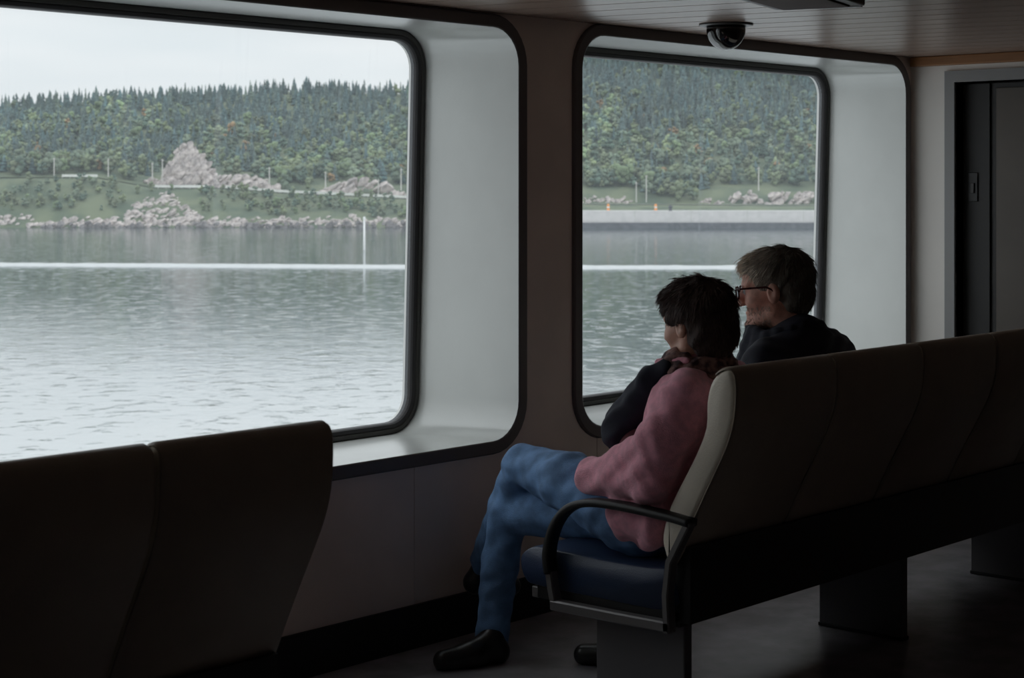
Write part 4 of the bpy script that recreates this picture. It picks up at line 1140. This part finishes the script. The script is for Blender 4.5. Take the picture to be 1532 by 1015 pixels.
bl = empty('bollard', at(1003, 848, zt), label='small dark bollard standing on the pale wharf edge', cat='bollard')
lathe('shaft', [(0.9, -0.02), (0.8, 0.5), (0.75, 1.7)], M['timber'], bl, 8); lathe('cap', [(1.0, 1.6), (1.1, 2.1), (0.6, 2.6), (0.01, 2.7)], M['timber'], bl, 8)
for u, lab in ((910, 'orange traffic drum beside the pale boulders on the wharf'), (981, 'orange traffic drum right of the thick pole on the wharf')):
    t = empty('traffic_drum', at(u, 862, zt), label=lab, cat='traffic drum')
    lathe('drum', [(0.95, 0), (0.9, 0.2), (0.7, 0.3), (0.62, 2.9), (0.4, 3.2), (0.01, 3.25)], M['orange'], t, 8)
    lathe('band', [(0.69, 1.2), (0.67, 1.9)], M['whitepaint'], t, 8)

# trees
def tree_parts(kind, seed):
    """returns V, F(tri), T for one unit-height tree"""
    rg = random.Random(seed); V, F, T = [], [], []
    def cone(z0, z1, r, n, col):
        b = len(V)
        for i in range(n):
            a = 2 * PI * i / n + rg.uniform(-0.2, 0.2); rr = r * rg.uniform(0.6, 1.25)
            V.append((rr * math.cos(a), rr * math.sin(a), z0 + rg.uniform(-0.03, 0.03))); T.append(col)
        V.append((rg.uniform(-0.015, 0.015), rg.uniform(-0.015, 0.015), z1)); T.append(col)
        for i in range(n): F.append((b + i, b + (i + 1) % n, b + n))
    def blob(c, r, n=1):
        t = bmesh.new(); bmesh.ops.create_icosphere(t, subdivisions=1, radius=1.0)
        b = len(V); k = rg.uniform(0.8, 1.2)
        for v in t.verts:
            s = 1 + 0.55 * mnoise.noise(v.co * 2.6 + Vector((seed * 3.1, c[0] * 9, c[2] * 7)))
            V.append((c[0] + v.co.x * r[0] * s, c[1] + v.co.y * r[1] * s, c[2] + v.co.z * r[2] * s)); T.append(k)
        t.verts.index_update()
        for f in t.faces: F.append(tuple(b + v.index for v in f.verts))
        t.free()
    if kind == 'pine':
        n = 5; w = rg.uniform(0.13, 0.19)
        for i in range(n):
            t = i / n; cone(0.06 + 0.84 * t, 0.06 + 0.84 * t + 0.34 - 0.10 * t, w * (1 - 0.86 * t), 7, rg.uniform(0.8, 1.2))
        b = len(V)
        for a in range(3): V.append((0.02 * math.cos(2.1 * a), 0.02 * math.sin(2.1 * a), 0)); T.append(0.8)
        V.append((0, 0, 0.5)); T.append(0.8)
        F.extend([(b, b + 1, b + 3), (b + 1, b + 2, b + 3), (b + 2, b, b + 3)])
    else:
        for i in range(11):
            a = rg.uniform(0, 6.28); zc = rg.uniform(0.22, 0.84); d = rg.uniform(0.0, 0.27) * math.sin(PI * min(1, (zc - 0.05) / 0.95)) ** 0.7
            r = rg.uniform(0.10, 0.19)
            blob((d * math.cos(a), d * math.sin(a), zc), (r, r, r * rg.uniform(0.7, 1.1)))
        b = len(V)
        for a in range(3): V.append((0.03 * math.cos(2.1 * a), 0.03 * math.sin(2.1 * a), 0)); T.append(0.6)
        V.append((0, 0, 0.5)); T.append(0.6)
        F.extend([(b, b + 1, b + 3), (b + 1, b + 2, b + 3), (b + 2, b, b + 3)])
    return np.array(V, np.float32), np.array(F, np.int32), np.array(T, np.float32)

PINES = [tree_parts('pine', 100 + i) for i in range(6)]; LEAVES = [tree_parts('leaf', 200 + i) for i in range(8)]
rg = random.Random(21)
LT = [(1.0, 1.0, 1.0), (1.2, 1.16, 0.98), (0.8, 0.9, 0.95), (1.05, 1.12, 0.86), (0.9, 0.95, 0.95), (1.25, 1.2, 0.92), (0.7, 0.84, 0.92), (1.08, 1.0, 0.9)]
PT = [(1, 1, 1), (0.85, 0.95, 1.05), (1.15, 1.1, 0.95), (0.75, 0.9, 1.0), (1.0, 1.05, 1.1), (0.9, 0.9, 0.9)]
def tree_obj_mesh(name, tp, m, tint):
    V, F, T = tp
    o = np_mesh(name, V, F, m, None, False, T[:, None] * np.array(tint)[None])
    return o
def in_rock(u, Z):
    if Z > 975: return False
    for a, b, zz in ((236, 332, 975), (320, 420, 955), (202, 248, 950), (466, 645, 955), (1064, 1300, 955), (858, 960, 950), (1040, 1072, 945)):
        if a < u < b and Z < zz: return True
    return False
def section(u):
    for lim, txt in ((90, 'at the far left of the large window'), (200, 'left of the rock pinnacle'), (335, 'by the rock pinnacle'), (430, 'above the low pink ridge'),
                     (530, 'at the grey road cut'), (860, 'at the right edge of the large window'), (960, 'at the left of the smaller window'),
                     (1080, 'in the middle of the smaller window'), (9999, 'at the right of the smaller window')):
        if u < lim: return txt
SHADE = ['mid green', 'yellow green', 'blue green', 'fresh green', 'dull green', 'pale green', 'dark green', 'olive green']
def scatter_individuals(kind, n, upos, label, group, cat, name, hs):
    protos = []
    for i in range(n):
        u, Z = upos(i)
        src = PINES if kind == 'pine' else LEAVES
        k = rg.randrange(len(src))
        if k not in [p[0] for p in protos]:
            o = tree_obj_mesh(name, src[k], M['pine' if kind == 'pine' else 'leaf'], (PT if kind == 'pine' else LT)[k]); protos.append((k, o))
        else:
            o = copy_of([p[1] for p in protos if p[0] == k][0])
        h = rg.uniform(*hs)
        o.location = at(u, Z, terr(u, Z) - 0.3); o.scale = (h * rg.uniform(0.85, 1.15),) * 2 + (h,)
        o.rotation_euler.z = rg.uniform(0, 6.28)
        big = 'tall' if h > hs[0] + 0.62 * (hs[1] - hs[0]) else ('small' if h < hs[0] + 0.3 * (hs[1] - hs[0]) else '')
        tag(o, ' '.join((label % (('dark' if kind == 'pine' else SHADE[k]), big, section(u))).split()), cat, group)
# ridge line spruces
scatter_individuals('pine', 130, lambda i: (-20 + 650 * i / 130 + rg.uniform(-3, 3), rg.uniform(1270, 1305)), '%s %s spruce on the skyline ridge %s', 'spruces along the ridge', 'tree', 'spruce_tree', (6.5, 11.5))
def lower(i):
    while True:
        u = rg.choice((rg.uniform(-15, 640), rg.uniform(860, 1245))); Z = rg.uniform(928, 965)
        if not in_rock(u, Z): return u, Z
scatter_individuals('leaf', 150, lower, '%s %s tree above the road %s', 'leafy trees above the shore road', 'tree', 'leafy_tree', (7.0, 12.5))
def bank_pos(i):
    while True:
        u = rg.uniform(-15, 640); Z = rg.uniform(872, 909)
        if 185 < u < 300 and rg.random() < 0.85: continue
        return u, Z
scatter_individuals('leaf', 230, bank_pos, '%s %s bush on the shore bank %s', 'bushes on the shore bank', 'bush', 'shore_bush', (3.2, 6.5))

# the rest of the forest
Vs, Fs, Ts, Mi = [], [], [], []
off = 0
def green(u, v):
    return mnoise.noise((u * 0.009, v * 0.02, 7.7)) + 0.5 * mnoise.noise((u * 0.03, v * 0.05, 1.7))
for layer in range(1):
    for k in range(10800):
        u = rg.uniform(-420, 2050) if k % 7 else rg.uniform(830, 1300); t = rg.random() if k % 7 else rg.uniform(0.4, 1.0); Z = 932 + (1298 - 932) * t
        if in_rock(u, Z): continue
        hi = (Z - 932) / 366.0
        g = green(u, 300 - 170 * hi)
        pp = 0.15 + 0.75 * hi - 0.55 * g
        pine = rg.random() < pp
        src, tn = (PINES, PT) if pine else (LEAVES, LT)
        j = rg.randrange(len(src)); V, F, T = src[j]
        h = rg.uniform(7, 13) if pine else rg.uniform(5.5, 10.5)
        a = rg.uniform(0, 6.28); ca, sa = math.cos(a), math.sin(a)
        w = h * rg.uniform(0.9, 1.25) * (1.35 if pine else 1.0)
        p = at(u, Z, terr(u, Z) - 0.5)
        W = np.empty_like(V); W[:, 0] = (V[:, 0] * ca - V[:, 1] * sa) * w + p.x; W[:, 1] = (V[:, 0] * sa + V[:, 1] * ca) * w + p.y; W[:, 2] = V[:, 2] * h + p.z
        br = rg.uniform(0.72, 1.28) * (1 + (0.6 * g if not pine else 0.25 * g))
        tin = np.array(tn[j]) * br
        if not pine and rg.random() < 0.025: tin = np.array((1.9, 1.0, 0.75)) * br
        Vs.append(W); Fs.append(F + off); Ts.append(T[:, None] * tin[None]); Mi.append(np.full(len(F), 0 if pine else 1, np.int32)); off += len(V)
fo = np_mesh('forest', np.concatenate(Vs), np.concatenate(Fs), [M['pine'], M['leaf']], None, False, np.concatenate(Ts))
fo.data.polygons.foreach_set('material_index', np.concatenate(Mi)); fo.data.update()
tag(fo, 'dense mixed forest of spruce and leafy trees covering the hillside', 'forest', kind='stuff')
